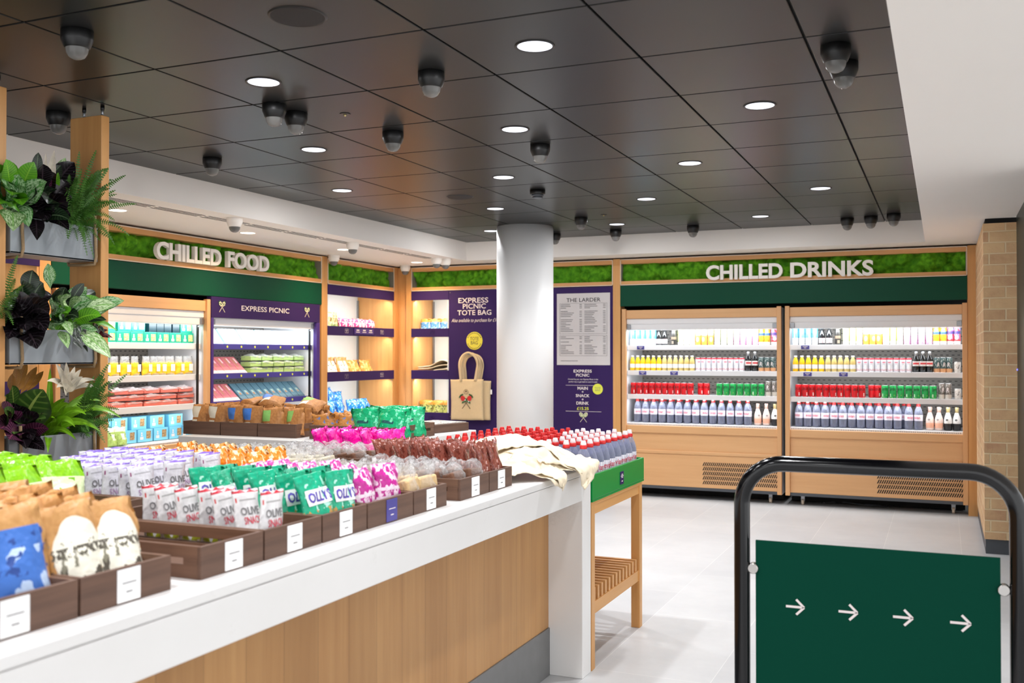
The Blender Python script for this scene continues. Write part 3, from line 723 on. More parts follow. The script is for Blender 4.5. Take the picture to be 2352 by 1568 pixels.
for f, (a0, a1, rows) in ROWS.items():
    for si, (z, items) in enumerate(rows):
        cnt = {}; tot = {}
        for a, b, n, kind in items: tot[kind] = tot.get(kind, 0)+n
        for a, b, n, kind in items:
            for i in range(n):
                lx = .045+(a+(b-a)*(i+.5)/n-a0)/(a1-a0)*1.42
                ly = .108+rnd.uniform(-.006, .006)
                if kind == 'can_cola' and n == 2: ly += .07
                if si == 3: ly += .02
                k = kind
                if kind == 'water' and ((f == 'F3' and i in (0, 2)) or (f == 'F4' and i > 3)): k = 'water_red'
                key = k if k.startswith('water') else kind
                cnt[key] = cnt.get(key, 0)+1
                word, pr = CAN[k]; what = pr.root['category']
                noun = {'juice_bottle': 'juice bottle', 'cola_bottle': 'glass bottle', 'beer_bottle': 'beer bottle', 'wine_bottle': 'sparkling wine bottle', 'water_bottle': 'bottle'}.get(pr.root.name.split('.')[0], 'can')
                one = tot[kind] == 1
                lab = f"{'only' if one else ORD[cnt[key]-1]} {word} {noun}{'' if one else ' from the left'}, {SHN[si]} of {FN[f]}"
                pr.put(fpos(f, lx, ly, z), (0, 0, frot(f)+rnd.uniform(-.5, .5)), lab, f"{word} {noun}s on the {SHN[si]} of the {FN[f]}")
    # a second row of water behind the first
    n = 0
    for i in range(14):
        lx = .11+i*.079
        if f == 'F4' and i > 11: continue
        n += 1
        CAN['water_red'][1].put(fpos(f, lx+.02, .225, DECK), (0, 0, rnd.uniform(-3, 3)), f"{ORD[n-1]} red-capped bottle from the left in the back row, bottom deck of {FN[f]}", f"back row of water in the {FN[f]}")

# ------------------------------------------------------------------ pouches, packs and boxes
class Pouch:
    """soft packet standing on its base, front towards -y"""
    def __init__(s, w, h, t, seed, kind='stand', crumple=.004):
        s.w, s.h, s.t, s.kind, s.cr = w, h, t, kind, crumple; s.o = Vector((seed*7.3, seed*3.1, seed*1.7))
    def prof(s, v):
        if s.kind == 'stand': return (min(1, (1-v)/.9))**.75*.98+.02
        if s.kind == 'pillow': return max(.02, math.sin(PI*min(1, max(0, v)))**.55)
        return .35+.65*min(1, v*8)*(min(1, (1-v)/.55))**.6
    def pt(s, u, v, side):
        q = abs(u)**2.6
        th = s.t/2*(1-q*.93)*s.prof(v)
        ww = s.w/2*(1+.05*math.sin(v*9+s.o.x))*(1-.06*math.sin(PI*v)*(1 if s.kind == 'stand' else 1.6))
        p = Vector((u*ww, side*th, v*s.h))
        d = noise.noise_vector(Vector((u*2.1, v*3.3, side*1.3))+s.o)*s.cr + noise.noise_vector(Vector((u*5, v*7, side*2))+s.o)*s.cr*.5
        lim = min(1, v*5)
        if v > .97: d.y = noise.noise(Vector((u*2.5, 0, 0))+s.o)*s.cr*1.6
        return p+Vector((d.x*lim, d.y*(1 if v < .97 else 1), d.z*lim))
    def mesh(s, mb, mi=0, nu=9, nv=11, flap=0):
        ring = []
        for j in range(nv+1):
            v = j/nv; row = [s.pt(-1+2*i/nu, v, -1) for i in range(nu+1)]+[s.pt(1-2*i/nu, v, 1) for i in range(nu+1)]
            ring.append(row)
        n = 2*(nu+1); vs = [p for r_ in ring for p in r_]
        fs = [(j*n+i, j*n+(i+1) % n, (j+1)*n+(i+1) % n, (j+1)*n+i) for j in range(nv) for i in range(n)]
        fs.append(list(range(n))[::-1])
        top = nv*n
        fs += [(top+i, top+i+1, top+n-2-i, top+n-1-i) for i in range(nu)]
        mb.add(vs, fs, mi, True)
        return mb
    def on(s, x, z):
        v = max(0, min(1, z/s.h)); u = max(-1, min(1, x/(s.w/2)))
        p = s.pt(u, v, -1); return (x, p.y-.0015, z)
def pouch_proto(name, cat, w, h, t, mat, seed, kind='stand', cr=.004, texts=(), fill=None, parts=None):
    root = empty(name, (0, -30, 0)); root['category'] = cat
    P = Pouch(w, h, t, seed, kind, cr)
    P.mesh(MB()).build('packet', mat, root)
    if texts:
        for body, x0, x1, z0, z1, mt in texts:
            mb = MB(); text(mb, body, x0*w, x1*w, z0*h, z1*h, fn=P.on, fat=.02, res=2); mb.build('lettering', mt, root)
    if parts: parts(root, P)
    if fill: fill(root)
    return Proto(root)
KR, KR2 = (198, 148, 88), (176, 124, 66)
BAG = {}
def bag(key, word, noun, pr): BAG[key] = (word, noun, pr)
nb = ('crisp_bag', 'bag')
bag('kraft_blue', 'brown and blue', 'crisp bag', pouch_proto('crisp_bag', 'bag', .165, .2, .07, printed('kraft_blue_print', KR, [('r', .12, .9, .1, .78, (56, 108, 190)), ('n', 4, .55, .12, .6, (186, 206, 236)), ('n', 8, .6, .35, .75, (30, 66, 140))], .5, KR2, .4, front=True), 1, cr=.009))
bag('kraft_cream', 'brown and cream', 'crisp bag', pouch_proto('crisp_bag', 'bag', .15, .19, .075, printed('kraft_cream_print', KR, [('e', .52, .40, .40, .44, (236, 232, 216)), ('n', 5, .56, .0, .34, (84, 76, 64)), ('n', 10, .6, .28, .6, (128, 124, 106)), ('n', 13, .5, .44, .54, (84, 78, 66))], .5, KR2, .4, front=True), 2, cr=.008))
bag('kraft', 'plain brown', 'crisp bag', pouch_proto('crisp_bag', 'bag', .16, .19, .06, printed('kraft_print', (206, 150, 84), [], .5, (184, 124, 60), .4), 3, cr=.01))
bag('olive_red', 'white and red', 'olive pouch', pouch_proto('olive_pouch', 'pouch', .098, .142, .04, printed('olive_red_print', (230, 228, 228), [('r', 0, 1, .94, 1.01, (200, 36, 58)), ('n', 5, .5, 0, .22, (170, 176, 30)), ('r', .1, .14, .78, .86, (200, 60, 60)), ('r', .22, .8, .8, .83, (170, 168, 168))], .3, (214, 212, 214), .2, front=True), 4, cr=.003,
     texts=[('OLIVE', -.32, .36, .56, .7, M['greyink']), ('SNACK', -.26, .36, .4, .53, paint('soft_red_ink', (206, 76, 92), .5))]))
bag('olive_purple', 'white and violet', 'olive pouch', pouch_proto('olive_pouch', 'pouch', .1, .145, .045, printed('olive_purple_print', (226, 224, 230), [('r', 0, 1, .95, 1.01, (128, 96, 200)), ('r', .1, .14, .78, .86, (150, 80, 120)), ('r', .22, .8, .8, .83, (176, 174, 180))], .3, (208, 206, 214), .2, front=True), 5, cr=.003,
     texts=[('OLIVE', -.32, .36, .54, .68, M['greyink']), ('SNACK', -.3, .36, .38, .5, paint('soft_violet_ink', (178, 148, 180), .5))]))
def pretzel_panel(root, P):
    mb = MB(); n = 8
    mb.grid(lambda u, v: P.on((-.36+.76*u)*P.w, (.48+.26*v)*P.h), n, 4); pn = mb.build('name_panel', M['card'], root)
    mb = MB(); e = lambda x, z: (P.on(x, z)[0], P.on(x, z)[1]-.001, z)
    text(mb, "OLLY'S", -.32*P.w, .36*P.w, .52*P.h, .7*P.h, fn=e, fat=.03, res=2); mb.build('lettering', paint('violet_ink', (84, 66, 170), .5), pn)
bag('teal', 'teal', 'pretzel bag', pouch_proto('pretzel_bag', 'bag', .13, .16, .06, printed('teal_print', (24, 186, 144), [('n', 5, .56, .0, .4, (206, 152, 84)), ('n', 6, .6, .35, .95, (180, 232, 214)), ('n', 9, .66, 0, .3, (226, 100, 50))], .28, (12, 150, 112), .35, front=True), 6, cr=.007, parts=pretzel_panel))
bag('popcorn', 'pink and white', 'popcorn bag', pouch_proto('popcorn_bag', 'bag', .115, .15, .07, printed('popcorn_print', (206, 44, 158), [('n', 7, .52, 0, 1, (244, 214, 234)), ('r', .1, .9, .46, .52, (244, 226, 238)), ('r', .1, .9, .3, .35, (244, 226, 238))], .3, (176, 24, 130), .4), 7, 'pillow', .01))
bag('lime', 'lime green', 'snack bag', pouch_proto('snack_bag', 'bag', .15, .19, .06, printed('lime_print', (150, 214, 20), [('r', 0, 1, .0, .72, (226, 240, 190)), ('e', .5, .35, .34, .25, (246, 248, 240)), ('n', 5, .6, .1, .7, (130, 196, 30))], .28, (120, 190, 10), .35, front=True), 8, cr=.008))
bag('carrot', 'orange', 'crisp bag', pouch_proto('crisp_bag', 'bag', .1, .14, .055, printed('carrot_print', (244, 150, 34), [('n', 5, .55, .45, 1, (252, 226, 180)), ('n', 8, .6, 0, .6, (222, 108, 18))], .3, (232, 128, 22), .4), 9, cr=.01))
bag('pink', 'bright magenta', 'snack bag', pouch_proto('snack_bag', 'bag', .125, .15, .06, printed('magenta_print', (240, 24, 168), [('r', 0, 1, 0, .34, (226, 170, 140)), ('n', 7, .6, .05, .4, (180, 90, 60))], .26, (214, 10, 140), .4), 10, cr=.012))
bag('brown', 'brown', 'chocolate bag', pouch_proto('chocolate_bag', 'bag', .125, .16, .06, printed('brown_print', (150, 84, 70), [('n', 6, .55, .1, .8, (106, 48, 38)), ('n', 10, .66, .3, .9, (214, 170, 160)), ('r', .3, .45, .0, .14, (60, 70, 170))], .2, (126, 62, 50), .4), 11, cr=.01))
bag('tealgreen', 'bright green', 'snack bag', pouch_proto('snack_bag', 'bag', .2, .17, .09, printed('green_print', (34, 190, 130), [('r', .3, .7, .5, .6, (40, 90, 90)), ('n', 6, .62, 0, 1, (120, 224, 180)), ('e', .2, .15, .08, .08, (30, 70, 160))], .28, (18, 160, 104), .4), 12, cr=.01))
def striped(nm, c): return printed(nm, (190, 132, 74), [('r', 0, .42, .5, .9, c), ('r', 0, .4, .05, .42, (222, 220, 206))], .55, (160, 104, 54), .15)
bag('far_cream', 'cream-labelled brown', 'paper bag', pouch_proto('paper_bag', 'bag', .14, .17, .08, striped('cream_paper_print', (226, 222, 206)), 13, 'stand', .0055))
bag('far_blue', 'blue-labelled brown', 'paper bag', pouch_proto('paper_bag', 'bag', .14, .17, .08, striped('blue_paper_print', (70, 128, 214)), 14, 'stand', .0055))
bag('far_green', 'green-labelled brown', 'paper bag', pouch_proto('paper_bag', 'bag', .14, .16, .09, striped('green_paper_print', (134, 190, 100)), 15, 'stand', .0055))
bag('small_kraft', 'small plain brown', 'paper bag', pouch_proto('paper_bag', 'bag', .15, .13, .09, printed('small_kraft_print', (190, 128, 62), [('r', .42, .55, .0, .3, (210, 206, 196)), ('n', 6, .62, .5, 1, (100, 120, 170))], .5, (164, 104, 46), .25), 16, 'stand', .009))
def inner(c, w, t, h, nm, c2=None):
    mt = paint(nm, c, .7, .3, 50, bump=.4)
    def f(root):
        MB().box(-w/2, w/2, -t/2, t/2, .004, h, 0, .006).build('filling', mt, root)
    return f
bag('sandwich', 'clear-wrapped pale', 'biscuit pack', pouch_proto('biscuit_pack', 'pack', .125, .12, .06, M['clear_hi'], 17, 'pillow', .014, fill=inner((226, 192, 140), .1, .04, .088, 'oat_biscuit')))
bag('brownie', 'clear-wrapped brown', 'biscuit pack', pouch_proto('biscuit_pack', 'pack', .11, .11, .06, M['clear_hi'], 18, 'pillow', .014, fill=inner((120, 80, 58), .09, .04, .078, 'brownie')))
bag('popcake', 'clear-wrapped white', 'biscuit pack', pouch_proto('biscuit_pack', 'pack', .12, .12, .06, M['clear_hi'], 19, 'pillow', .014, fill=inner((236, 220, 192), .095, .04, .085, 'rice_cake')))
bag('s_green', 'green and cream', 'crisp bag', pouch_proto('crisp_bag', 'bag', .17, .17, .07, printed('green_cream_print', (206, 204, 160), [('n', 4, .5, 0, .5, (96, 120, 40)), ('n', 7, .6, .4, 1, (130, 100, 50))], .45, (150, 150, 90), .4), 20, cr=.012))
bag('s_pink', 'pink and white', 'sweet bag', pouch_proto('sweet_bag', 'bag', .13, .12, .07, printed('sweet_print', (220, 70, 130), [('n', 6, .5, 0, 1, (246, 216, 226)), ('n', 8, .64, 0, 1, (170, 40, 110))], .3, (196, 40, 110), .4), 21, 'pillow', .012))
bag('s_kraft', 'cream-fronted brown', 'crisp bag', pouch_proto('crisp_bag', 'bag', .14, .17, .07, printed('cream_front_print', (206, 148, 80), [('r', .2, .8, .1, .75, (240, 230, 204)), ('n', 8, .62, .2, .6, (60, 56, 50))], .5, (180, 118, 56), .4, front=True), 22, cr=.01))
bag('s_orange', 'orange-brown', 'crisp bag', pouch_proto('crisp_bag', 'bag', .15, .14, .07, printed('orange_kraft_print', (226, 150, 66), [('n', 6, .6, 0, 1, (246, 200, 130))], .4, (204, 120, 40), .4), 23, cr=.012))
bag('s_blue', 'bright blue', 'crisp bag', pouch_proto('crisp_bag', 'bag', .17, .18, .07, printed('sky_blue_print', (30, 130, 216), [('n', 6, .55, 0, 1, (120, 196, 240)), ('n', 9, .66, 0, 1, (230, 240, 250))], .25, (20, 100, 190), .4), 24, 'pillow', .014))
bag('s_bluekraft', 'blue and orange', 'crisp bag', pouch_proto('crisp_bag', 'bag', .125, .135, .07, printed('blue_orange_print', (222, 146, 70), [('r', 0, 1, 0, .7, (70, 130, 190)), ('n', 6, .55, 0, .7, (180, 206, 228)), ('n', 9, .64, 0, .7, (30, 70, 130))], .4, (196, 116, 44), .4), 25, cr=.01))
bag('s_greenkraft', 'green-fronted brown', 'crisp bag', pouch_proto('crisp_bag', 'bag', .15, .15, .08, printed('green_front_print', (214, 150, 60), [('r', 0, 1, .1, .66, (150, 156, 80)), ('n', 8, .58, .1, .66, (70, 66, 30))], .4, (180, 112, 34), .4), 26, cr=.01))
def crisps_fill(root):
    Pouch(.098, .10, .058, 31, 'bag', .004).mesh(MB()).build('filling', paint('yellow_crisps', (246, 196, 30), .6, .2, 40), root)
    MB().box(-.012, .026, -.036, -.034, .03, .085).build('paper_label', M['card'], root)
bag('crisps', 'clear and yellow', 'crisp bag', pouch_proto('crisp_bag', 'bag', .092, .145, .06, M['clear'], 27, 'stand', .006, fill=crisps_fill))
bag('salad', 'pale green', 'salad bag', pouch_proto('salad_bag', 'bag', .12, .13, .06, printed('salad_print', (236, 238, 226), [('r', 0, 1, 0, .74, (168, 200, 110)), ('r', .42, .75, .3, .62, (240, 242, 232))], .3, (214, 220, 190), .4, front=True), 28, 'stand', .01))
def box_proto(name, cat, w, h, d, mat, win=None, winmat=None, extra=None, c=.002):
    root = empty(name, (0, -30, 0)); root['category'] = cat
    MB().box(-w/2, w/2, 0, d, 0, h, 0, c).build('carton', mat, root)
    if win: MB().box(win[0]*w, win[1]*w, -.0015, .001, win[2]*h, win[3]*h).build('window', winmat, root)
    if extra:
        mb = MB(); extra(mb, w, h); mb.build('print', M['ink'], root)
    return Proto(root)
def boxprint(mb, w, h):
    mb.box(-.36*w, -.14*w, -.001, .001, .2*h, .42*h); mb.lathe([(.05*w, -.001), (.05*w, .001)], 8, 0, Matrix.Translation((-.25*w, 0, .7*h)) @ Matrix.Rotation(R(90), 4, 'X'))
    mb.box(-.3*w, -.2*w, -.001, .001, .48*h, .6*h)
salad_m = printed('salad_window', (220, 214, 150), [('n', 6, .5, 0, 1, (150, 170, 70)), ('n', 9, .62, 0, 1, (240, 236, 210))], .3, bump=0)
granola_m = printed('wrap_window', (190, 150, 100), [('n', 6, .55, 0, 1, (110, 80, 50)), ('n', 9, .62, 0, 1, (230, 210, 170))], .3, bump=0)
bag('tealbox', 'teal', 'salad box', box_proto('salad_box', 'box', .132, .083, .12, paint('teal_carton', (26, 138, 112), .4), (.04, .4, .2, .82), salad_m, boxprint))
bag('darkbox', 'dark teal', 'salad box', box_proto('salad_box', 'box', .075, .075, .12, paint('dark_teal_carton', (12, 48, 58), .4)))
bag('bluebox', 'light blue', 'sandwich box', box_proto('sandwich_box', 'box', .15, .095, .12, paint('light_blue_carton', (120, 198, 226), .4), (.06, .36, .25, .85), granola_m, boxprint))
bag('whitepack', 'white and blue', 'sandwich pack', box_proto('sandwich_pack', 'pack', .235, .16, .05, printed('white_pack_print', (226, 240, 246), [('r', 0, .08, 0, 1, (150, 206, 230))], .3, bump=0)))
bag('pinkbox', 'pink', 'wrap box', box_proto('wrap_box', 'box', .088, .2, .045, printed('pink_carton', (206, 112, 120), [('r', .25, .5, .35, .9, (176, 120, 90)), ('r', .6, .8, .6, .9, (224, 200, 200)), ('r', 0, 1, 0, .16, (230, 206, 200))], .35, bump=0)))
bag('slatebox', 'slate blue', 'wrap box', box_proto('wrap_box', 'box', .084, .2, .045, printed('slate_carton', (86, 124, 140), [('r', .3, .7, .3, .55, (170, 190, 176)), ('r', .35, .6, .3, .42, (190, 120, 70)), ('r', 0, 1, 0, .1, (60, 90, 110))], .35, bump=0)))
def pack_proto(w, d, h, mat, nm, cat, seed):
    root = empty(nm, (0, -30, 0)); root['category'] = cat
    MB().box(-w/2, w/2, 0, d, 0, h, 0, .006).build('sleeve', mat, root)
    Pouch(w*1.06, d*1.06, h*1.5, seed, 'pillow', .008).mesh(MB()).build('clear_film', M['clear'], root, (0, d*1.02, h*.75), (R(90), 0, 0))
    return Proto(root)
bag('salmon', 'salmon pink', 'sandwich pack', pack_proto(.168, .11, .036, paint('salmon_sleeve', (214, 110, 92), .45, .1), 'sandwich_pack', 'pack', 41))
bag('greenpack', 'pale green', 'sandwich pack', pack_proto(.15, .11, .04, paint('green_sleeve', (172, 200, 120), .45, .1), 'sandwich_pack', 'pack', 42))

def put(key, loc, rot, label, group=None): return BAG[key][2].put(loc, rot, label, group)
# left food fridge
F1N = 'fridge beside the planter'; F2N = 'purple-headed fridge'
def lx1(a): return .51+(a-100)*.00114
xs = [.40, .535, .67, .805, .94, 1.075, 1.21, 1.345]
xs = [x+.03 for x in xs]
for i, x in enumerate(xs): put('tealbox', fpos('F1', x, .09, SH[0]), frot('F1'), f'{ORD[i]} teal salad box from the left, lower layer, top shelf of {F1N}', 'teal salad boxes in the food fridge')
for i, (x, k) in enumerate(((.43, 'tealbox'), (.565, 'tealbox'), (.72, 'tealbox'), (.855, 'tealbox'), (1.0, 'darkbox'), (1.08, 'darkbox'), (1.16, 'darkbox'), (1.25, 'darkbox'), (1.365, 'tealbox'))):
    put(k, fpos('F1', x, .095, SH[0]+.084), frot('F1'), f"{ORD[i]} {'dark box' if k == 'darkbox' else 'salad box'} from the left, upper layer, top shelf of {F1N}", 'boxes of the upper layer in the food fridge')
for i, a in enumerate((55, 140, 215, 305, 395, 490, 570, 625, 700, 790, 880)):
    put('crisps', fpos('F1', lx1(a), .11+rnd.uniform(0, .02), SH[1]), (0, 0, frot('F1')+rnd.uniform(-.2, .2)), f'{ORD[i]} yellow crisp bag from the left, second shelf of {F1N}', 'yellow crisp bags in the food fridge')
n = 0
for cx in (.43, .66, .83, 1.005, 1.185, 1.37):
    n += 1
    for k in range(3):
        put('salmon', fpos('F1', cx+rnd.uniform(-.012, .012), .09+rnd.uniform(0, .02), SH[2]+k*.047), (0, 0, frot('F1')+rnd.uniform(-.12, .12)),
            f"salmon sandwich pack, {('bottom', 'middle', 'top')[k]} of {ORD[n-1]} stack from left in {F1N}", 'salmon pink sandwich packs in the food fridge')
for i, x in enumerate((.62, .80, .965, 1.13, 1.295, 1.42)):
    put('bluebox', fpos('F1', x, .13, DECK), frot('F1'), f'{ORD[i]} light blue box from the left, lower layer, bottom of {F1N}', 'light blue sandwich boxes in the food fridge')
for i, x in enumerate((.56, .72, .91, 1.10, 1.30)):
    put('bluebox', fpos('F1', x, .14, DECK+.096), frot('F1'), f'{ORD[i]} light blue box from the left, upper layer, bottom of {F1N}', 'light blue sandwich boxes in the food fridge')
for i, x in enumerate((.46, .57, .66)):
    put('salad', fpos('F1', x, .065, DECK), (R(-8), 0, frot('F1')+rnd.uniform(-.15, .15)), f"{('left', 'middle', 'right')[i]} pale green salad bag, bottom left of {F1N}", 'pale green salad bags in the food fridge')
# purple-headed fridge
for i, x in enumerate((.17, .43, .68, .93, 1.18, 1.35)):
    put('whitepack', fpos('F2', x, .09+.002*i, SH[0]+.004), (R(-38), 0, frot('F2')+rnd.uniform(-.04, .04)), f'{ORD[i]} white sandwich pack from the left, top shelf of {F2N}', 'white packs on the top shelf')
for i in range(6):
    put('pinkbox', fpos('F2', .08+i*.092, .085, SH[1]+.004), (R(-48), 0, frot('F2')), f'{ORD[i]} pink wrap box from the left, second shelf of {F2N}', 'pink wrap boxes on the second shelf')
for c in range(5):
    for k in range(3):
        put('greenpack', fpos('F2', .74+c*.158, .10+rnd.uniform(0, .02), SH[1]+k*.052), (0, 0, frot('F2')+rnd.uniform(-.1, .1)), f"pale green sandwich pack, {('bottom', 'middle', 'top')[k]} of {ORD[c]} stack, second shelf of {F2N}", 'pale green sandwich packs')
for i in range(5):
    put('pinkbox', fpos('F2', .08+i*.092, .085, SH[2]+.004), (R(-48), 0, frot('F2')), f'{ORD[i]} pink wrap box from the left, third shelf of {F2N}', 'pink wrap boxes on the third shelf')
for i in range(10):
    put('slatebox', fpos('F2', .56+i*.092, .085, SH[2]+.004), (R(-48), 0, frot('F2')), f'{ORD[i]} slate blue wrap box from the left, third shelf of {F2N}', 'slate blue wrap boxes')
# corner shelves: left wall unit and the narrow one
def s2(a, ly, z): return (FX-ly, 7.99+(a-110)/550*1.25, z)
zs = [1.613+.003, 1.171+.003, .727+.003]
S2N = 'of left wall corner shelves'; S1N = 'of narrow corner shelves'
for i, a in enumerate((125, 185, 245, 295)): put('s_green', s2(a, .17+.02*(i % 2), zs[0]), (R(-10), 0, ROT_L+rnd.uniform(-.3, .3)), f'{ORD[i]} green and cream bag from the left, top {S2N}', 'green bags on the corner shelves')
for i, a in enumerate((340, 405, 455, 505, 560, 600)): put('s_pink', s2(a, .16+.03*(i % 2), zs[0]), (R(-8), 0, ROT_L+rnd.uniform(-.4, .4)), f'{ORD[i]} pink sweet bag from the left, top {S2N}', 'pink sweet bags on the corner shelves')
for i, a in enumerate((125, 175, 225, 275, 325, 365)): put('s_kraft', s2(a, .16+.02*(i % 2), zs[1]), (R(-12), 0, ROT_L+rnd.uniform(-.3, .3)), f'{ORD[i]} cream-fronted bag from the left, middle {S2N}', 'cream-fronted bags on the corner shelves')
for i, a in enumerate((420, 480, 530, 580)): put('s_orange', s2(a, .16+.03*(i % 2), zs[1]), (R(-14), 0, ROT_L+rnd.uniform(-.4, .4)), f'{ORD[i]} orange-brown bag from the left, middle {S2N}', 'orange-brown bags on the corner shelves')
for i, (a, l, dz) in enumerate(((170, .3, .06), (235, .16, 0), (265, .30, .07), (330, .16, 0), (345, .30, .13), (405, .3, .08), (430, .16, 0), (500, .16, 0), (560, .17, 0))):
    put('s_blue', s2(a, l, zs[2]+dz), (R(-14), 0, ROT_L+rnd.uniform(-.4, .4)), f'{ORD[i]} bright blue bag from the left, bottom {S2N}', 'blue bags on the corner shelves')
for i in range(4): put('s_bluekraft', (-5.10+i*.118, FY+.12, zs[0]), (R(-8), 0, rnd.uniform(-.2, .2)), f'{ORD[i]} blue and orange bag from the left, top {S1N}', 'blue bags on the narrow shelves')
for i in range(3): put('s_greenkraft', (-5.09+i*.142, FY+.12, zs[2]), (R(-8), 0, rnd.uniform(-.2, .2)), f'{ORD[i]} green-fronted bag from the left, bottom {S1N}', 'green bags on the narrow shelves')
# folded totes on the middle shelf
mb = MB()
for k in range(3):
    mb.grid(lambda u, v: (-5.15+.42*u+.02*noise.noise(Vector((v*3, k, 0))), FY+.05+.34*v, zs[1]+.012+.022*k+(.07*math.exp(-((u-.75)/.35)**2)*(k+1)/3)+.012*noise.noise(Vector((u*4, v*4, k*3)))), 20, 14, 0)
o = mb.build('folded_tote_bag', M['canvas']); md = o.modifiers.new('s', 'SOLIDIFY'); md.thickness = .008; md.offset = 1
tag(o, 'folded pile of cream cotton totes on the middle shelf of the narrow corner unit', 'tote bag')

# ------------------------------------------------------------------ hanging totes
def hanging_tote(x0, x1, z0, z1, y, label, print_, seed, tilt=0, hx=.03):
    t = empty('tote_bag', ((x0+x1)/2, y, z0), (0, R(tilt), 0), label, 'tote bag', 'cream totes hanging on the purple board')
    w, h = x1-x0, z1-z0; so = Vector((seed, seed*2, 0))
    def f(side): return lambda u, v: (w*(u-.5)*(1-.03*math.sin(PI*v)), side*(.006+.012*math.sin(PI*u)*math.sin(PI*v)**.6)+.003*noise.noise(Vector((u*5, v*6, side))+so), h*v+.004*noise.noise(Vector((u*4, 0, v))+so))
    o = MB().grid(f(-1), 18, 20).grid(f(1), 18, 20).build('cloth', M['canvas_shaded'], t)
    md = o.modifiers.new('s', 'SOLIDIFY'); md.thickness = .003
    for sd, ho in ((-1, .268), (1, .262)):
        mb = MB(); a, b = -.075+sd*.006, .075+sd*.006
        pts = [(a-.01, h-.02), (a-.02, h+.08), (a-.025, h+.17), (a+.005, h+.235), (a+.055, h+ho), (b-.05, h+ho), (b+.005, h+.23), (b+.03, h+.16), (b+.02, h+.08), (b+.0, h-.02)]
        pts = [(p[0]+hx, p[1]) for p in pts]
        vs, fs = [], []
        N = 36
        for i in range(N+1):
            q = i/N*(len(pts)-1); k = min(int(q), len(pts)-2); r_ = q-k
            P0, P1, P2, P3 = pts[max(k-1, 0)], pts[k], pts[k+1], pts[min(k+2, len(pts)-1)]
            c = lambda m: .5*(2*P1[m]+(P2[m]-P0[m])*r_+(2*P0[m]-5*P1[m]+4*P2[m]-P3[m])*r_*r_+(3*P1[m]-P0[m]-3*P2[m]+P3[m])*r_**3)
            dv = Vector((P2[0]-P1[0], P2[1]-P1[1])).normalized(); nx, nz = -dv.y, dv.x
            for s_ in (-1, 1): vs.append((c(0)+nx*.013*s_, sd*.012-.004*s_*math.sin(q*2), c(1)+nz*.013*s_))
        for i in range(N): fs.append((2*i, 2*i+1, 2*i+3, 2*i+2))
        ob = mb.add(vs, fs, 0, True).build('handle', M['canvas_shaded'], t); md = ob.modifiers.new('s', 'SOLIDIFY'); md.thickness = .003
    if print_:
        mb = MB(); cz = h*.42; s = .1
        for sg in (-1, 1):
            c, q = math.cos(R(38)), math.sin(R(38))*sg
            T = lambda a, b: (a*c*s+b*q*s, cz+(-a*q+b*c)*s)
            Mx = Matrix.Translation((0, -.0225, 0))
            mb.poly([T(-.035, -.75), T(.035, -.75), T(.02, .2), T(-.02, .2)], -.001, 2, Mx)
            mb.poly([T(.25*math.cos(k*PI/8)*(1-.22*math.sin(k*PI/8)), .62+.27*math.sin(k*PI/8)) for k in range(16)], -.0012, 0, Mx)
            for j, (a, b) in enumerate(((-.26, .27), (.26, .27), (0, .2), (-.16, .93), (.16, .93), (0, .98))):
                mb.poly([T(a+.15*math.cos(k*PI/4), b+.08*math.sin(k*PI/4)) for k in range(8)], -.0016, 1, Mx)
            mb.poly([T(.07*math.cos(k*PI/4)+.12, .3+.07*math.sin(k*PI/4)) for k in range(8)], -.002, 3, Mx)
        for k in range(14):
            a = k*PI/7; mb.box(-.003, .003, -.0225, -.0215, -.003, .003, 2, 0, Matrix.Translation((.024*math.cos(a), 0, cz+.115+.024*math.sin(a))))
        emblem(mb, 0, cz+.115, .018, (2, 2, 2), None)
        mb.v = [(v[0], v[1] if v[1] < -.01 else -.0225+v[1], v[2]) for v in mb.v]
        mb.build('print', [M['red'], M['leafink'], M['brownink'], M['card']], t)
    else:
        MB().box(w/2-.002, w/2+.016, -.003, .001, h*.66, h*.78).build('side_tag', M['card'], t)
    return t
hanging_tote(-4.655, -4.262, .70, 1.10, FY-.03, 'cream tote hanging behind the printed one, its right edge and side tag showing', False, 4, 1, -.012)
hanging_tote(-4.69, -4.318, .694, 1.112, FY-.068, 'cream tote printed with two crossed strawberries, hanging on the purple board', True, 9, -.8)
tag(MB().cyl((-4.478, FY-.11, 1.372), (-4.478, FY, 1.372), .006).lathe([(.018, 0), (.018, .006)], 14, 0, Matrix.Translation((-4.478, FY, 1.372)) @ Matrix.Rotation(R(90), 4, 'X')).build('wall_hook', M['steel']), 'steel peg on the purple board holding the tote handles', 'hook')

# ------------------------------------------------------------------ counter
ZT = .885
t = empty('display_counter', (-1.405, 4.1, 0), (0, 0, 0), 'long white stone display counter with board-clad front, in the foreground', 'counter')
def loc_(mb, name, mat, par, off=(1.405, -4.1, 0)):
    o = mb.build(name, mat, par); o.data.transform(Matrix.Translation(off)); return o
CB = -3.0    # rear edge
loc_(MB().box(CB, -1.405, -.9, 4.1, .858, ZT, 0, .004), 'stone_top', M['marble'], t)
loc_(MB().box(-1.445, -1.4075, -.9, 4.0, .752, .8565, 0, .003), 'apron', M['marble'], t)
loc_(MB().box(CB, -1.405, 3.992, 4.1, 0, .857, 0, .003), 'end_panel', M['marble'], t)
loc_(MB().box(CB+.06, -1.56, -.9, 3.992, .203, .858), 'board_front', M['counter_wood'], t)
loc_(MB().box(CB+.06, -1.553, -.9, 3.992, 0, .202, 0, .002), 'plinth', paint('grey_plinth', (112, 112, 112), .5, .1, 20), t)

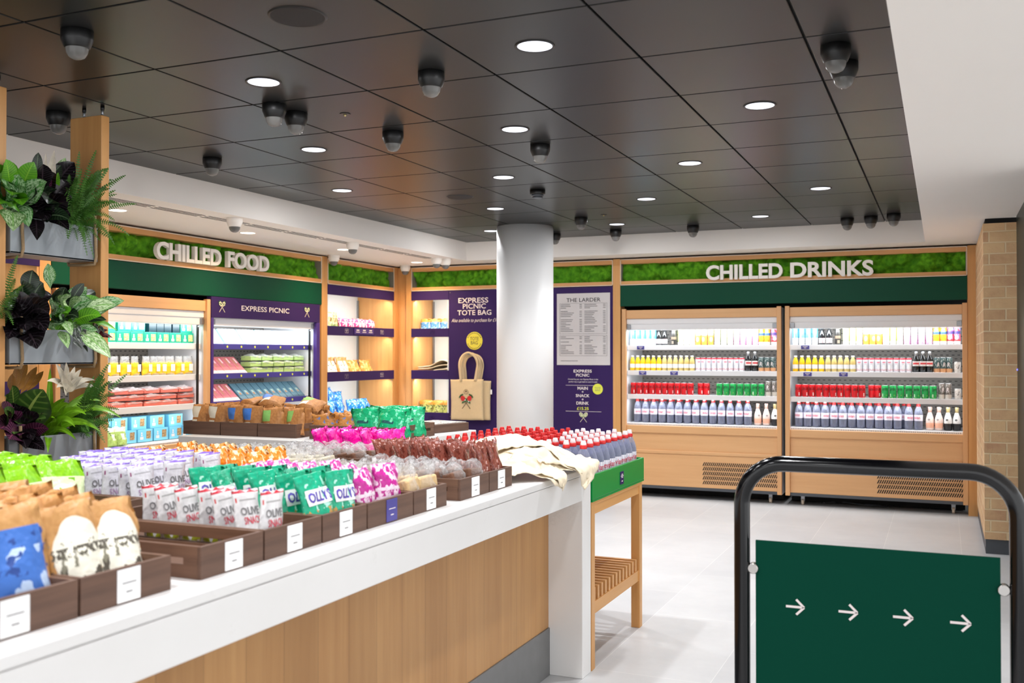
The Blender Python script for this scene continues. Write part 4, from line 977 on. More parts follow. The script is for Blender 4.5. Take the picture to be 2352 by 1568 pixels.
t2 = empty('display_counter', (-4.2, 4.677, 0), (0, 0, 0), 'far white stone counter carrying the dark crates of paper bags', 'counter')
off2 = (4.2, -4.677, 0)
loc_(MB().box(-4.206, -2.765, 4.677, 5.80, .80, ZT, 0, .004), 'stone_top', M['marble'], t2, off2)
loc_(MB().box(-4.1, -2.86, 4.80, 5.7, .12, .80), 'board_body', M['counter_wood'], t2, off2)
loc_(MB().box(-4.08, -2.88, 4.82, 5.68, 0, .12), 'plinth', M['base'], t2, off2)

# crates: local frame x along the front, front at y = 0 facing -y
def crate(loc, rz, W, L, label, card='white', H=.072):
    t = empty('crate', loc, (0, 0, rz), label, 'crate'); th = .01; g = .003
    MB().box(g, W-g, 0, th, 0, H, 0, .0015).build('front_panel', M['crate_x'], t)
    MB().box(g, W-g, L-th, L, 0, H, 0, .0015).build('back_panel', M['crate_x'], t)
    for x in (g, W-g-th): MB().box(x, x+th, th, L-th, 0, H*.42, 0, .001).box(x, x+th, th, L-th, H*.62, H, 0, .001).box(x+.001, x+th-.001, th+.001, .05, .001, H-.001).box(x+.001, x+th-.001, L-.05, L-th-.001, .001, H-.001).build('side_panel', M['crate'], t)
    MB().box(g+th, W-g-th, th, L-th, .002, .008).build('base', M['crate'], t)
    if card:
        x = W*.5; c = MB().box(x-.03, x+.03, -.0025, 0, .004, H-.004, 0, .0008).build('price_card', M['card' if card == 'white' else 'ptag'], t)
        ik = M['greyink' if card == 'white' else 'ink']
        MB().box(x-.018, x+.018, -.0032, -.0024, H*.55, H*.58).box(x-.008, x+.008, -.0032, -.0024, H*.3, H*.34).build('small_print', ik, c)
    return t
ZB = ZT+.009
def fill(name, X, Y0, Y1, kinds, n, cols, pitch, lean, jit=.02, start=.05, scale=1, wobble=.25, back=None):
    """packets standing in a crate whose front is at X, in rows going back; every packet is a thing of its own"""
    for r_ in range(n):
        for c in range(cols):
            key = kinds[(r_*cols+c) % len(kinds)] if isinstance(kinds, list) else kinds
            word, noun, pr = BAG[key]
            y = Y0+(Y1-Y0)*(c+.5)/cols+rnd.uniform(-jit, jit)*.5; x = X-start-r_*pitch-rnd.uniform(0, .01)
            cl = '' if cols == 1 else (' left,' if c == 0 else ' right,') if cols == 2 else f' {ORD[c]} from left,'
            lab = f'{word} {noun},{cl} {ORD[r_]} row back, {name}'
            o = pr.put((x, y, ZB+rnd.uniform(0, .006)), (R(-lean+rnd.uniform(-7, 7)), R(rnd.uniform(-4, 4)), ROT_L+rnd.uniform(-wobble, wobble)), lab, f'{word} {noun}s in the {name}')
X1, X2 = -1.476, -2.13
def C1(Y0, Y1, nm, card='white', L=.56): return crate((X1, Y0, ZT), ROT_L, Y1-Y0, L, nm, card)
def C2(Y0, Y1, nm, card='white', L=.56): return crate((X2, Y0, ZT), ROT_L, Y1-Y0, L, nm, card)
C1(.86, 1.10, 'nearest crate of the front row, cut off by the left frame edge')
C1(1.10, 1.383, 'front row crate holding blue and brown crisp bags at lower left')
C1(1.383, 1.625, 'front row crate holding cream and brown crisp bags')
C1(1.71, 1.931, 'empty slatted crate in the front row of the counter')
C1(1.931, 2.171, 'front row crate holding white and red olive pouches')
C1(2.171, 2.391, 'front row crate holding teal pretzel bags')
C1(2.391, 2.655, 'front row crate with a purple price card', 'purple')
C1(2.655, 2.877, 'front row crate of clear-wrapped pale biscuits')
C1(2.972, 3.204, 'front row crate of clear-wrapped brownies')
C1(3.204, 3.408, 'front row crate of brown chocolate bags, last before the heaped totes')
C2(1.42, 1.69, 'second row crate holding lime green bags, near the frame edge')
C2(1.69, 1.96, 'second row crate holding lime green bags, second from the frame edge')
C2(1.96, 2.226, 'second row crate holding lime green bags, next to the violet olive pouches')
C2(2.228, 2.492, 'second row crate holding white and violet olive pouches, behind the empty crate')
C2(2.494, 2.761, 'second row crate holding white and violet olive pouches, next to the orange bags')
C2(2.763, 3.03, 'second row crate holding orange crisp bags')
C2(3.032, 3.31, 'second row crate of clear-wrapped white biscuits')
C2(3.395, 3.63, 'second row crate of small clear-wrapped brownies')
C2(3.63, 3.86, 'second row crate of bright magenta bags')
fill('crate by the left frame edge', X1, .9, 1.09, 'kraft_blue', 2, 1, .09, 16)
fill('crate at lower left', X1, 1.12, 1.37, ['kraft_blue', 'kraft_blue', 'kraft', 'kraft', 'kraft', 'kraft'], 4, 2, .1, 18, start=.055)
fill('crate of cream and brown bags', X1, 1.40, 1.61, ['kraft_cream', 'kraft_cream', 'kraft', 'kraft', 'kraft', 'kraft', 'kraft', 'kraft'], 5, 2, .085, 16, start=.06)
fill('red olive crate', X1, 1.945, 2.06, 'olive_red', 7, 1, .06, 5, .01, .03, wobble=.1)
fill('teal pretzel crate', X1, 2.19, 2.375, 'teal', 6, 2, .075, 8, .015, .035)
fill('purple carded crate', X1, 2.41, 2.64, 'popcorn', 5, 2, .085, 14, .02, .05)
fill('pale biscuit crate', X1, 2.67, 2.865, 'sandwich', 8, 2, .06, 12, .01, .035)
fill('front brownie crate', X1, 2.985, 3.19, 'brownie', 7, 2, .06, 12, .01, .035)
fill('chocolate bag crate', X1, 3.215, 3.40, 'brown', 6, 2, .078, 12, .02, .04)
fill('lime crate at frame edge', X2, 1.44, 1.68, 'lime', 4, 2, .1, 16, .02, .06)
fill('middle lime crate', X2, 1.71, 1.95, 'lime', 4, 2, .1, 16, .02, .06)
fill('lime crate beside the olives', X2, 1.98, 2.12, 'lime', 4, 1, .1, 16, .02, .10)
fill('first violet olive crate', X2, 2.24, 2.48, 'olive_purple', 8, 2, .062, 4, .006, .05, wobble=.1)
fill('second violet olive crate', X2, 2.51, 2.75, 'olive_purple', 8, 2, .062, 4, .006, .13, wobble=.1)
fill('orange bag crate', X2, 2.775, 3.02, 'carrot', 7, 2, .072, 10, .02, .05)
fill('white biscuit crate', X2, 3.045, 3.30, 'popcake', 8, 2, .06, 12, .01, .04)
fill('rear brownie crate', X2, 3.405, 3.62, 'brownie', 6, 2, .065, 12, .01, .035)
fill('magenta crate', X2, 3.64, 3.85, 'pink', 5, 2, .085, 12, .02, .04)
BAG['olive_purple'][2].put((-2.69, 2.335, ZB+.004), (R(-20), R(16), ROT_L+.5), 'violet-edged white pouch tilted at the back corner of the violet olive pouches, nearest the planter', None)
# crates on the far counter, fronts facing -y
FYc = 4.81
for x0, x1, nm, key in ((-4.281, -3.995, 'far counter crate of cream-labelled paper bags', 'far_cream'), (-3.995, -3.722, 'far counter crate of blue-labelled paper bags', 'far_blue'), (-3.722, -3.445, 'far counter crate of green-labelled paper bags', 'far_green'),
                    (-3.357, -3.08, 'far counter crate of small plain paper bags', 'small_kraft'), (-3.08, -2.80, 'far counter crate of bright green snack bags', 'tealgreen')):
    crate((x0, FYc-.01, ZT), 0, x1-x0, .5, nm, None, .08)
    word, noun, pr = BAG[key]
    cols = 2 if key != 'tealgreen' else 2
    for r_ in range(4):
        for c in range(cols):
            x = x0+(x1-x0)*(c+.5)/cols+rnd.uniform(-.012, .012); y = FYc+.06+r_*.1
            pr.put((x, y, ZB), (R(-4+rnd.uniform(-8, 8)), R(rnd.uniform(-5, 5)), rnd.uniform(-.25, .25)), f"{word} {noun} {('left', 'right')[c]} of the {ORD[r_]} row on the far counter", f'{word} {noun}s on the far counter')
BAG['far_blue'][2].put((-3.78, 5.0, ZT+.17), (R(-70), .2, .5), 'blue-labelled paper bag lying on top of the others on the far counter', None)
BAG['far_cream'][2].put((-3.98, 5.02, ZT+.165), (R(-72), -.2, -.2), 'cream-labelled paper bag lying on top of its row on the far counter', None)
BAG['far_green'][2].put((-3.50, 4.98, ZT+.15), (R(-66), .3, .3), 'green-labelled paper bag lying on top of its row on the far counter', None)
# shallow wooden tray at the end of the far counter
t = empty('wooden_tray', (-2.89, 5.36, ZT), (0, 0, R(76)), 'shallow wooden tray with a speckled lid beside the red-capped bottles', 'tray')
MB().box(0, .40, 0, .29, 0, .052, 0, .003).build('tray', M['crate_x'], t)
MB().box(.012, .388, .012, .278, .050, .056).build('speckled_lid', printed('speckled_lid', (222, 214, 206), [('n', 16, .56, -1, 2, (40, 36, 34))], .5, bump=0), t)

# ------------------------------------------------------------------ heaped cotton totes on the counter end
def drape(x, y, off):
    """height of the heap over the counter; beyond the front edge the cloth hangs"""
    e = -1.392
    hp = .10*math.exp(-((x+1.72)/.24)**2-((y-3.86)/.26)**2)+.075*math.exp(-((x+2.25)/.3)**2-((y-3.98)/.14)**2)+.05*math.exp(-((x+1.5)/.16)**2-((y-3.72)/.2)**2)
    if x <= e: return Vector((x, y, ZT+.006+off+hp*min(1, (e-x)/.10+.12)))
    dr = x-e
    return Vector((e+.006+off*.5+.02*math.sin(min(1, dr/.03)*PI/2), y, ZT+.006+off+hp*.12-dr))
def tote_layer(cx, cy, w, h, ang, off, amp, seed, label):
    c, s = math.cos(ang), math.sin(ang); so = Vector((seed*3.7, seed*1.9, seed))
    def f(u, v):
        a, b = (u-.5)*w, (v-.5)*h
        x, y = cx+a*c-b*s, cy+a*s+b*c
        x += .035*noise.noise(Vector((u*4, v*4, 5))+so); y += .035*noise.noise(Vector((u*4, v*4, 9))+so)
        y = min(y, 4.2)
        p = drape(x, y, off)
        k = noise.noise(Vector((u*3.3, v*3.3, 0))+so)*.6+(.5-abs(noise.noise(Vector((u*7.5+v*2, v*3.4, 3))+so)))*.7+(.4-abs(noise.noise(Vector((u*13, v*11, 8))+so)))*.35-.25
        p.z += amp*max(-.3, k); 
        if x > -1.392: p.x += amp*.6*(k+.3)
        return p
    o = MB().grid(f, 70, 70).build('tote_bag', M['canvas'])
    md = o.modifiers.new('s', 'SOLIDIFY'); md.thickness = .0025; md.offset = 1
    return tag(o, label, 'tote bag', 'cream totes heaped on the counter end')
tote_layer(-1.64, 3.74, .50, .46, .12, .002, .022, 1, 'bottom cream tote of the heap, its hem hanging below the others on the counter front')
tote_layer(-1.62, 3.86, .48, .36, -.35, .012, .034, 2, 'cream tote in the middle of the heap on the counter end')
tote_layer(-1.56, 3.90, .46, .34, .45, .024, .036, 3, 'top cream tote of the heap, its pointed corner hanging beside the green bin')
tote_layer(-2.12, 3.98, .62, .26, .1, .006, .034, 4, 'cream tote spread to the rear of the heap behind the magenta bags')
tote_layer(-1.85, 3.90, .44, .34, -.3, .016, .042, 5, 'rounded cream tote at the crown of the heap on the counter end')
tote_layer(-1.53, 3.62, .30, .28, .7, .010, .03, 6, 'small folded cream tote at the left of the heap, beside the chocolate bags')

# ------------------------------------------------------------------ table with the green bin of water
t = empty('side_table', (-1.404, 4.106, 0), (0, 0, 0), 'oak table with a slatted lower shelf standing against the counter end', 'table')
L = .79; Wd = .81; lg = .045
def tb(mb, n, m=None): return mb.build(n, m or M['oak'], t)
for x in (-lg, -Wd):
    for y in (.002, L-lg-.0): tb(MB().box(x, x+lg, y, y+lg, 0, .716, 0, .002), 'leg')
for x in (-lg+.008, -Wd+.004): tb(MB().box(x, x+.032, lg, L-lg, .672, .716), 'side_rail', M['oak_y'])
for y in (.006, L-.04): tb(MB().box(-Wd+lg, -lg, y, y+.034, .672, .716), 'end_rail', M['oak_x'])
tb(MB().box(-Wd, -.0, .002, L, .716, .73, 0, .002), 'top', M['oak_y'])
for x in (-.04, -Wd+.006): tb(MB().box(x, x+.034, lg, L-lg, .235, .288), 'shelf_rail', M['oak_y'])
for k in range(13): tb(MB().box(-Wd+.006, -.008, lg+.012+k*.0535, lg+.034+k*.0535, .288, .348, 0, .002), 'slat', M['oak_x'])
t = empty('bin', (-1.40, 4.108, .7305), (0, 0, 0), 'glossy green bin full of water bottles on the oak table', 'bin')
BL, BW, BH = .81, .80, .118; h_ = .012
MB().box(-BW, 0, 0, BL, 0, .008).box(-BW+h_+.001, -h_-.001, h_+.001, BL-h_-.001, .009, .0245).box(-h_, 0, 0, BL, .008, BH, 0, .003).box(-BW, -BW+h_, 0, BL, .008, BH, 0, .003).box(-BW+h_, -h_, 0, h_, .008, BH, 0, .003).box(-BW+h_, -h_, BL-h_, BL, .008, BH, 0, .003).build('bin_body', M['tray_green'], t)
c = MB().box(0, .003, .40, .452, .028, .088, 0, .001).build('price_card', M['purple'], t)
mb = MB()
for z, ww in ((.075, .01), (.068, .02), (.061, .012), (.043, .009)): mb.box(.003, .0036, .426-ww, .426+ww, z-.002, z+.002)
mb.build('small_print', M['ink'], c)
for i in range(9):
    for j in range(9):
        x = -1.458-.0835*i; y = 4.162+.0875*j
        wh = i < 3 or (i == 3 and j > 4)
        k = 'water' if wh else 'water_red'
        rowl = f"{'white' if wh else 'red'}-capped water bottle in green bin, {ORD[j]} row from counter, {ORD[i]} column from aisle"
        CAN[k][1].put((x+rnd.uniform(-.003, .003), y+rnd.uniform(-.003, .003), .7555), (0, 0, R(62)+rnd.uniform(-.5, .5)), rowl, f"{'white' if wh else 'red'}-capped water bottles in the green bin")

# ------------------------------------------------------------------ queue barrier
BY = 3.087
t = empty('barrier', (-.19, BY, 0), (0, 0, 0), 'black tubular hoop barrier carrying a green sign with four white arrows', 'barrier')
xl, xr, zt, rad = -.379, .379, 1.043, .125
path = [(xl, 0, z) for z in (.01, .3, .6, .8, zt-rad)]+[(xl+rad-rad*math.cos(a), 0, zt-rad+rad*math.sin(a)) for a in [k*PI/20 for k in range(1, 10)]]
path += [(xl+rad, 0, zt), (0, 0, zt), (xr-rad, 0, zt)]+[(xr-rad+rad*math.sin(a), 0, zt-rad+rad*math.cos(a)) for a in [k*PI/20 for k in range(1, 10)]]+[(xr, 0, z) for z in (zt-rad, .8, .6, .3, .01)]
MB().tube(path, .024, 24).build('hoop', M['blackpaint'], t)
for x in (xl, xr): MB().lathe([(.07, 0), (.07, .008), (.06, .012)], 28, 0, Matrix.Translation((x, 0, 0))).build('floor_plate', M['blackpaint'], t)
pn = MB().box(-.338, .333, -.004, .004, .16, .808, 0, .001).build('sign_panel', M['signgreen'], t)
for x in (-.222, -.071, .079, .230):
    mb = MB(); a = .0034
    mb.box(-.026, .022, -.0012, .0, -a, a)
    for sg in (1, -1):
        dx, dz = .7071, .7071*sg; px_, pz = -dz*a, dx*a
        p0, p1 = (.026+a*.2, 0), (.004, .0225*sg)
        d = Vector((p1[0]-p0[0], p1[1]-p0[1])).normalized(); n_ = Vector((-d.y, d.x))*a
        mb.add([(p0[0]+n_.x, -.0012, p0[1]+n_.y), (p0[0]-n_.x, -.0012, p0[1]-n_.y), (p1[0]-n_.x, -.0012, p1[1]-n_.y), (p1[0]+n_.x, -.0012, p1[1]+n_.y)], [(0, 1, 2, 3)])
    mb.build('arrow', M['ink'], pn, (x, -.0042, .617))
for x, z in ((-.345, .722), (.341, .72)):
    for zz in (z, .25): MB().lathe([(.0165, 0), (.0165, .006), (.014, .009)], 24, 0, Matrix.Translation((x, -.004, zz)) @ Matrix.Rotation(R(90), 4, 'X')).lathe([(.0165, 0), (.0165, .006)], 24, 0, Matrix.Translation((x, .010, zz)) @ Matrix.Rotation(R(90), 4, 'X')).build('clip', M['chrome'], t)

# ------------------------------------------------------------------ ceiling fittings
def downlight(x, y, z, warm, power, label, fixture=True):
    nm = 'ceiling_light'
    if fixture:
        t = empty(nm, (x, y, z), (0, 0, 0), label, 'ceiling light' if label else None, None if not label else 'warm soffit lights' if warm else 'round ceiling lights')
        if not label: struct(t)     # lamps of the same grid nearer than the photo reaches
        r = .055 if warm else .064
        MB().lathe([(r, -.001), (r+.009, -.004), (r+.010, 0)], 36, 0, None, True, False).build('rim', M['white'] if warm else M['black'], t)
        MB().lathe([(r, -.0015), (r*.6, -.001), (0, -.0008)], 36, 0, None, True, False).build('lens', M['warmled'] if warm else M['led'], t)
    l = bpy.data.lights.new('lamp', 'SPOT'); l.energy = power; l.spot_size = R(150 if warm else 110); l.spot_blend = 1; l.shadow_soft_size = .035
    l.color = (1, .68, .36) if warm else (.985, .985, 1)
    o = bpy.data.objects.new('lamp', l); COL.objects.link(o); o.location = (x, y, z-.03)
    if fixture: o.parent = t; o.location = (0, 0, -.03)
    if warm: return
    l = bpy.data.lights.new('lamp_disc', 'AREA'); l.shape = 'DISK'; l.size = .12; l.energy = DISC_W; l.color = (.985, .985, 1)
    o = bpy.data.objects.new('lamp_disc', l); COL.objects.link(o); o.location = (x, y, z-.008)
    if fixture: o.parent = t; o.location = (0, 0, -.008)
DLS = [(-1.357, 3.339, 'large round ceiling light nearest the camera, right of centre'), (-2.562, 3.339, 'round ceiling light beside the paired cameras at left'), (-3.158, 4.555, 'second round light in the left diagonal, behind the paired cameras'),
       (-3.772, 5.776, 'round ceiling light nearest the left white bulkhead'), (-1.953, 4.542, 'round ceiling light between the two single cameras at the centre'), (-2.551, 5.75, 'round ceiling light straight above the smoke detector, at the centre'),
       (-3.161, 6.97, 'round ceiling light just above the white pillar'), (-.753, 4.546, 'large round ceiling light at right, below the stacked cameras'), (-1.359, 5.759, 'round ceiling light above the O of the chilled drinks aisle, mid right'),
       (-1.962, 6.967, 'round ceiling light right of the smoke detector'), (-.756, 6.988, 'round ceiling light above the three cameras in a row'), (-1.359, 8.215, 'small round ceiling light above the letters of chilled drinks'), (-2.58, 8.227, 'small round ceiling light just right of the pillar')]
for x, y, lb in DLS: downlight(x, y, ZC, False, SPOT_W, lb)
for x, y in ((-.755, 2.13), (-1.96, 2.13), (-1.36, .92), (-2.56, .92), (-.755, -.29), (-1.96, -.29), (-3.77, 8.22)): downlight(x, y, ZC, False, SPOT_W, None)
for y, lb in ((4.914, 'warm soffit light partly behind the fern fronds'), (6.235, 'warm soffit light right of the first white camera'), (7.576, 'warm soffit light left of the second white camera'), (8.932, 'warm soffit light nearest the corner post')):
    downlight(-4.93, y, ZS, True, WARM_W, lb)

def dome_camera(x, y, z, white, label, s=1):
    t = empty('security_camera', (x, y, z), (0, 0, rnd.uniform(0, 6)), label, 'camera', 'white dome cameras' if white else 'black dome cameras')
    m = M['white'] if white else M['black']
    MB().lathe([(.04*s, -.062*s), (.043*s, -.058*s), (.052*s, -.036*s), (.0535*s, -.03*s), (.0535*s, -.002), (.052*s, 0)], 28, 0).build('housing', m, t)
    MB().lathe([(.0, -.1*s), (.012*s, -.099*s), (.026*s, -.092*s), (.035*s, -.078*s), (.038*s, -.062*s)], 24, 0, None, True, False).build('dome', M['dome'], t)
    MB().lathe([(.0, -.094*s), (.016*s, -.090*s), (.028*s, -.076*s), (.031*s, -.058*s)], 14, 0).cyl((.0, 0, -.07*s), (.026*s, 0, -.08*s), .011*s, 12, 1).build('eye', [M['eye'], M['black']], t)
for x, y, lb in ((-2.747, 2.55, 'black dome camera nearest the top left corner'), (-3.761, 3.386, 'black dome camera beside the planter post'), (-2.749, 3.66, 'left camera of the black pair beside the left ceiling light'),
                 (-2.754, 3.83, 'right camera of the black pair beside the left ceiling light'), (-1.862, 3.488, 'large black dome camera left of the nearest ceiling light'), (-3.833, 4.529, 'black dome camera above the white bulkhead, left of the light diagonal'),
                 (-2.542, 4.354, 'black dome camera below the large centre one, left of the centre light'), (-1.976, 4.938, 'black dome camera right below the second centre light'), (-2.726, 7.716, 'small black dome camera right of the pillar top'),
                 (-2.714, 8.62, 'small black dome camera under the light right of the pillar'), (-2.003, 8.6, 'small black dome camera alone over the chilled drinks bulkhead'), (-.722, 8.62, 'left one of three black dome cameras in a row'),
                 (-.535, 8.57, 'middle one of three black dome cameras in a row'), (-.358, 8.49, 'right one of three black dome cameras in a row'), (-.353, 3.766, 'front camera of the stacked black pair at upper right'),
                 (-.345, 4.0, 'rear camera of the stacked black pair at upper right'), (-3.317, 8.66, 'black dome camera half hidden behind the pillar')): dome_camera(x, y, ZC, False, lb)
for x, y, lb in ((-4.475, 5.518, 'white dome camera on the soffit above the chilled food letters'), (-4.542, 7.116, 'white dome camera on the soffit over the slot vent, second from left'), (-5.30, 7.978, 'white dome camera in front of the post right of the chilled food bay'),
                 (-5.23, 9.22, 'white dome camera in the inner corner of the joinery'), (-4.53, 8.60, 'left camera of the white pair at the end of the slot vent'), (-4.505, 8.74, 'right camera of the white pair at the end of the slot vent')): dome_camera(x, y, ZS, True, lb)
t = empty('smoke_detector', (-2.541, 6.302, ZC), (0, 0, 0), 'black ribbed smoke detector between the centre light and the pillar', 'smoke detector')
MB().lathe([(.05, -.03), (.053, -.026), (.053, 0)], 28).build('base', M['black'], t)
MB().lathe([(.03, -.056), (.036, -.054), (.036, -.046), (.032, -.045), (.032, -.042), (.042, -.04), (.042, -.03)], 28).build('sensor', M['base'], t)
for x, y, r_, lb in ((-1.958, 2.73, .094, 'round dark ceiling speaker at the top edge, left of centre'), (-3.155, 6.348, .094, 'round dark ceiling speaker far back left of the pillar')):
    t = empty('ceiling_speaker', (x, y, ZC), (0, 0, 0), lb, 'speaker')
    MB().lathe([(r_-.006, -.002), (r_, -.005), (r_+.004, 0)], 40, 0, None, True, False).build('rim', M['black'], t)
    MB().lathe([(r_-.005, -.003), (0, -.003)], 40, 0, None, True, False).build('grille', paint('speaker_grille', (36, 32, 31), .8, .2, 300), t)
for x, y, lb in ((-2.553, 3.933, 'small brass-centred sprinkler plate below the paired cameras'), (-2.5, 7.62, 'tiny sprinkler plate near the small camera right of the pillar')):
    t = empty('sprinkler', (x, y, ZC), (0, 0, 0), lb, 'sprinkler')
    MB().lathe([(.024, -.003), (.026, 0)], 20).build('plate', M['black'], t); MB().lathe([(.004, -.012), (.008, -.004)], 10).build('nozzle', M['gold'], t)
t = empty('slot_vent', (-4.60, 3.0, ZS), (0, 0, 0), 'long linear slot air vent in the left soffit', 'vent')
MB().box(-.065, .065, 0, 5.62, -.002, 0).build('frame', M['white'], t)
for k in range(3):
    mb = MB()
    for j in range(12): mb.box(-.045+k*.035, -.031+k*.035, .03+j*.467, .46+j*.467, -.003, -.002)
    mb.build('slot', M['void'], t)
# pelmet lights of the corner shelves: the glow that falls from under each strip
def shelf_lamp(x, y, z, rz, w, e):
    l = bpy.data.lights.new('shelf_lamp', 'AREA'); l.shape = 'RECTANGLE'; l.size = w; l.size_y = .03; l.energy = e*.8; l.color = (1, .95, .88)
    o = bpy.data.objects.new('shelf_lamp', l); COL.objects.link(o); o.location = (x, y, z); o.rotation_euler = (R(20), 0, rz)
for z in (1.94, 1.55, 1.105):
    shelf_lamp(FX-.05, 8.615, z, ROT_L, 1.15, 4.5); shelf_lamp(-4.977, FY+.05, z, 0, .38, 2.2)
    shelf_lamp(FX-.05, 4.07, z, ROT_L, 1.1, 1.5)

# ------------------------------------------------------------------ hanging planter at the left
def leaf_mat(name, c, c2, mid, veins=0, blotch=0, rough=.35, edge=None, vk=34):
    k = NT(name); at = k.n('ShaderNodeAttribute'); at.attribute_name = 'leaf'
    sp = k.n('ShaderNodeSeparateXYZ'); k.link(at.outputs['Vector'], sp.inputs[0]); s_, t_, q = sp.outputs
    ab = k.math('ABSOLUTE', s_)
    n = k.noise(16, 3)
    col = k.mix(k.ramp(n, .35, .7), lin(c), lin(tuple(v*.72 for v in c)))
    if blotch:
        nn = k.noise(blotch, 3, at.outputs['Vector'])
        col = k.mix(k.math('MULTIPLY', k.ramp(nn, .44, .56), k.math('LESS_THAN', ab, .86)), col, lin(c2))
    if veins:
        wv = k.math('SINE', k.math('MULTIPLY', k.math('SUBTRACT', t_, k.math('MULTIPLY', ab, .16)), vk*2))
        col = k.mix(k.math('MULTIPLY', k.ramp(wv, .45, .9), veins), col, lin(c2))
    if edge: col = k.mix(k.ramp(ab, .72, .9), col, lin(edge))
    col = k.mix(k.math('LESS_THAN', ab, .07), col, lin(mid))
    k.fin(col, rough, 0, .5); k.b.inputs['Subsurface Weight'].default_value = 0
    return k.m
LM = {
 'aglaonema': leaf_mat('silver_green_leaf', (70, 134, 56), (172, 204, 158), (90, 156, 76), .55, 7, .35),
 'pale': leaf_mat('pale_variegated_leaf', (120, 170, 86), (206, 228, 180), (140, 190, 104), .3, 9, .35),
 'bright': leaf_mat('bright_green_leaf', (92, 168, 30), (150, 210, 60), (130, 190, 50), .35, 0, .35),
 'dark': leaf_mat('dark_purple_leaf', (18, 12, 16), (70, 64, 70), (50, 40, 46), .25, 0, .22),
 'darkgreen': leaf_mat('dark_green_leaf', (20, 38, 20), (70, 96, 66), (90, 110, 80), .35, 0, .3),
 'calathea': leaf_mat('feather_veined_leaf', (50, 84, 30), (110, 140, 60), (140, 160, 80), .45, 0, .3, (40, 66, 26), 22),
 'underside': leaf_mat('plum_leaf', (70, 26, 54), (150, 90, 120), (130, 60, 90), .4, 0, .25),
 'lime': leaf_mat('lime_strap_leaf', (120, 176, 26), (160, 204, 60), (140, 196, 50), .1, 0, .3),
 'white': leaf_mat('white_bract', (226, 216, 196), (240, 236, 226), (214, 204, 176), .1, 0, .5),
 'amber': leaf_mat('amber_bract', (190, 130, 40), (220, 170, 80), (160, 100, 30), .2, 0, .5),
 'fern': leaf_mat('fern_frond', (70, 122, 40), (110, 150, 60), (80, 120, 40), 0, 0, .5),
 'stripe': leaf_mat('striped_trailing_leaf', (66, 76, 66), (150, 160, 146), (40, 50, 40), 0, 0, .4, (150, 158, 146)),
 'red': leaf_mat('maroon_leaf', (84, 24, 34), (120, 40, 50), (110, 50, 50), .2, 0, .3)}
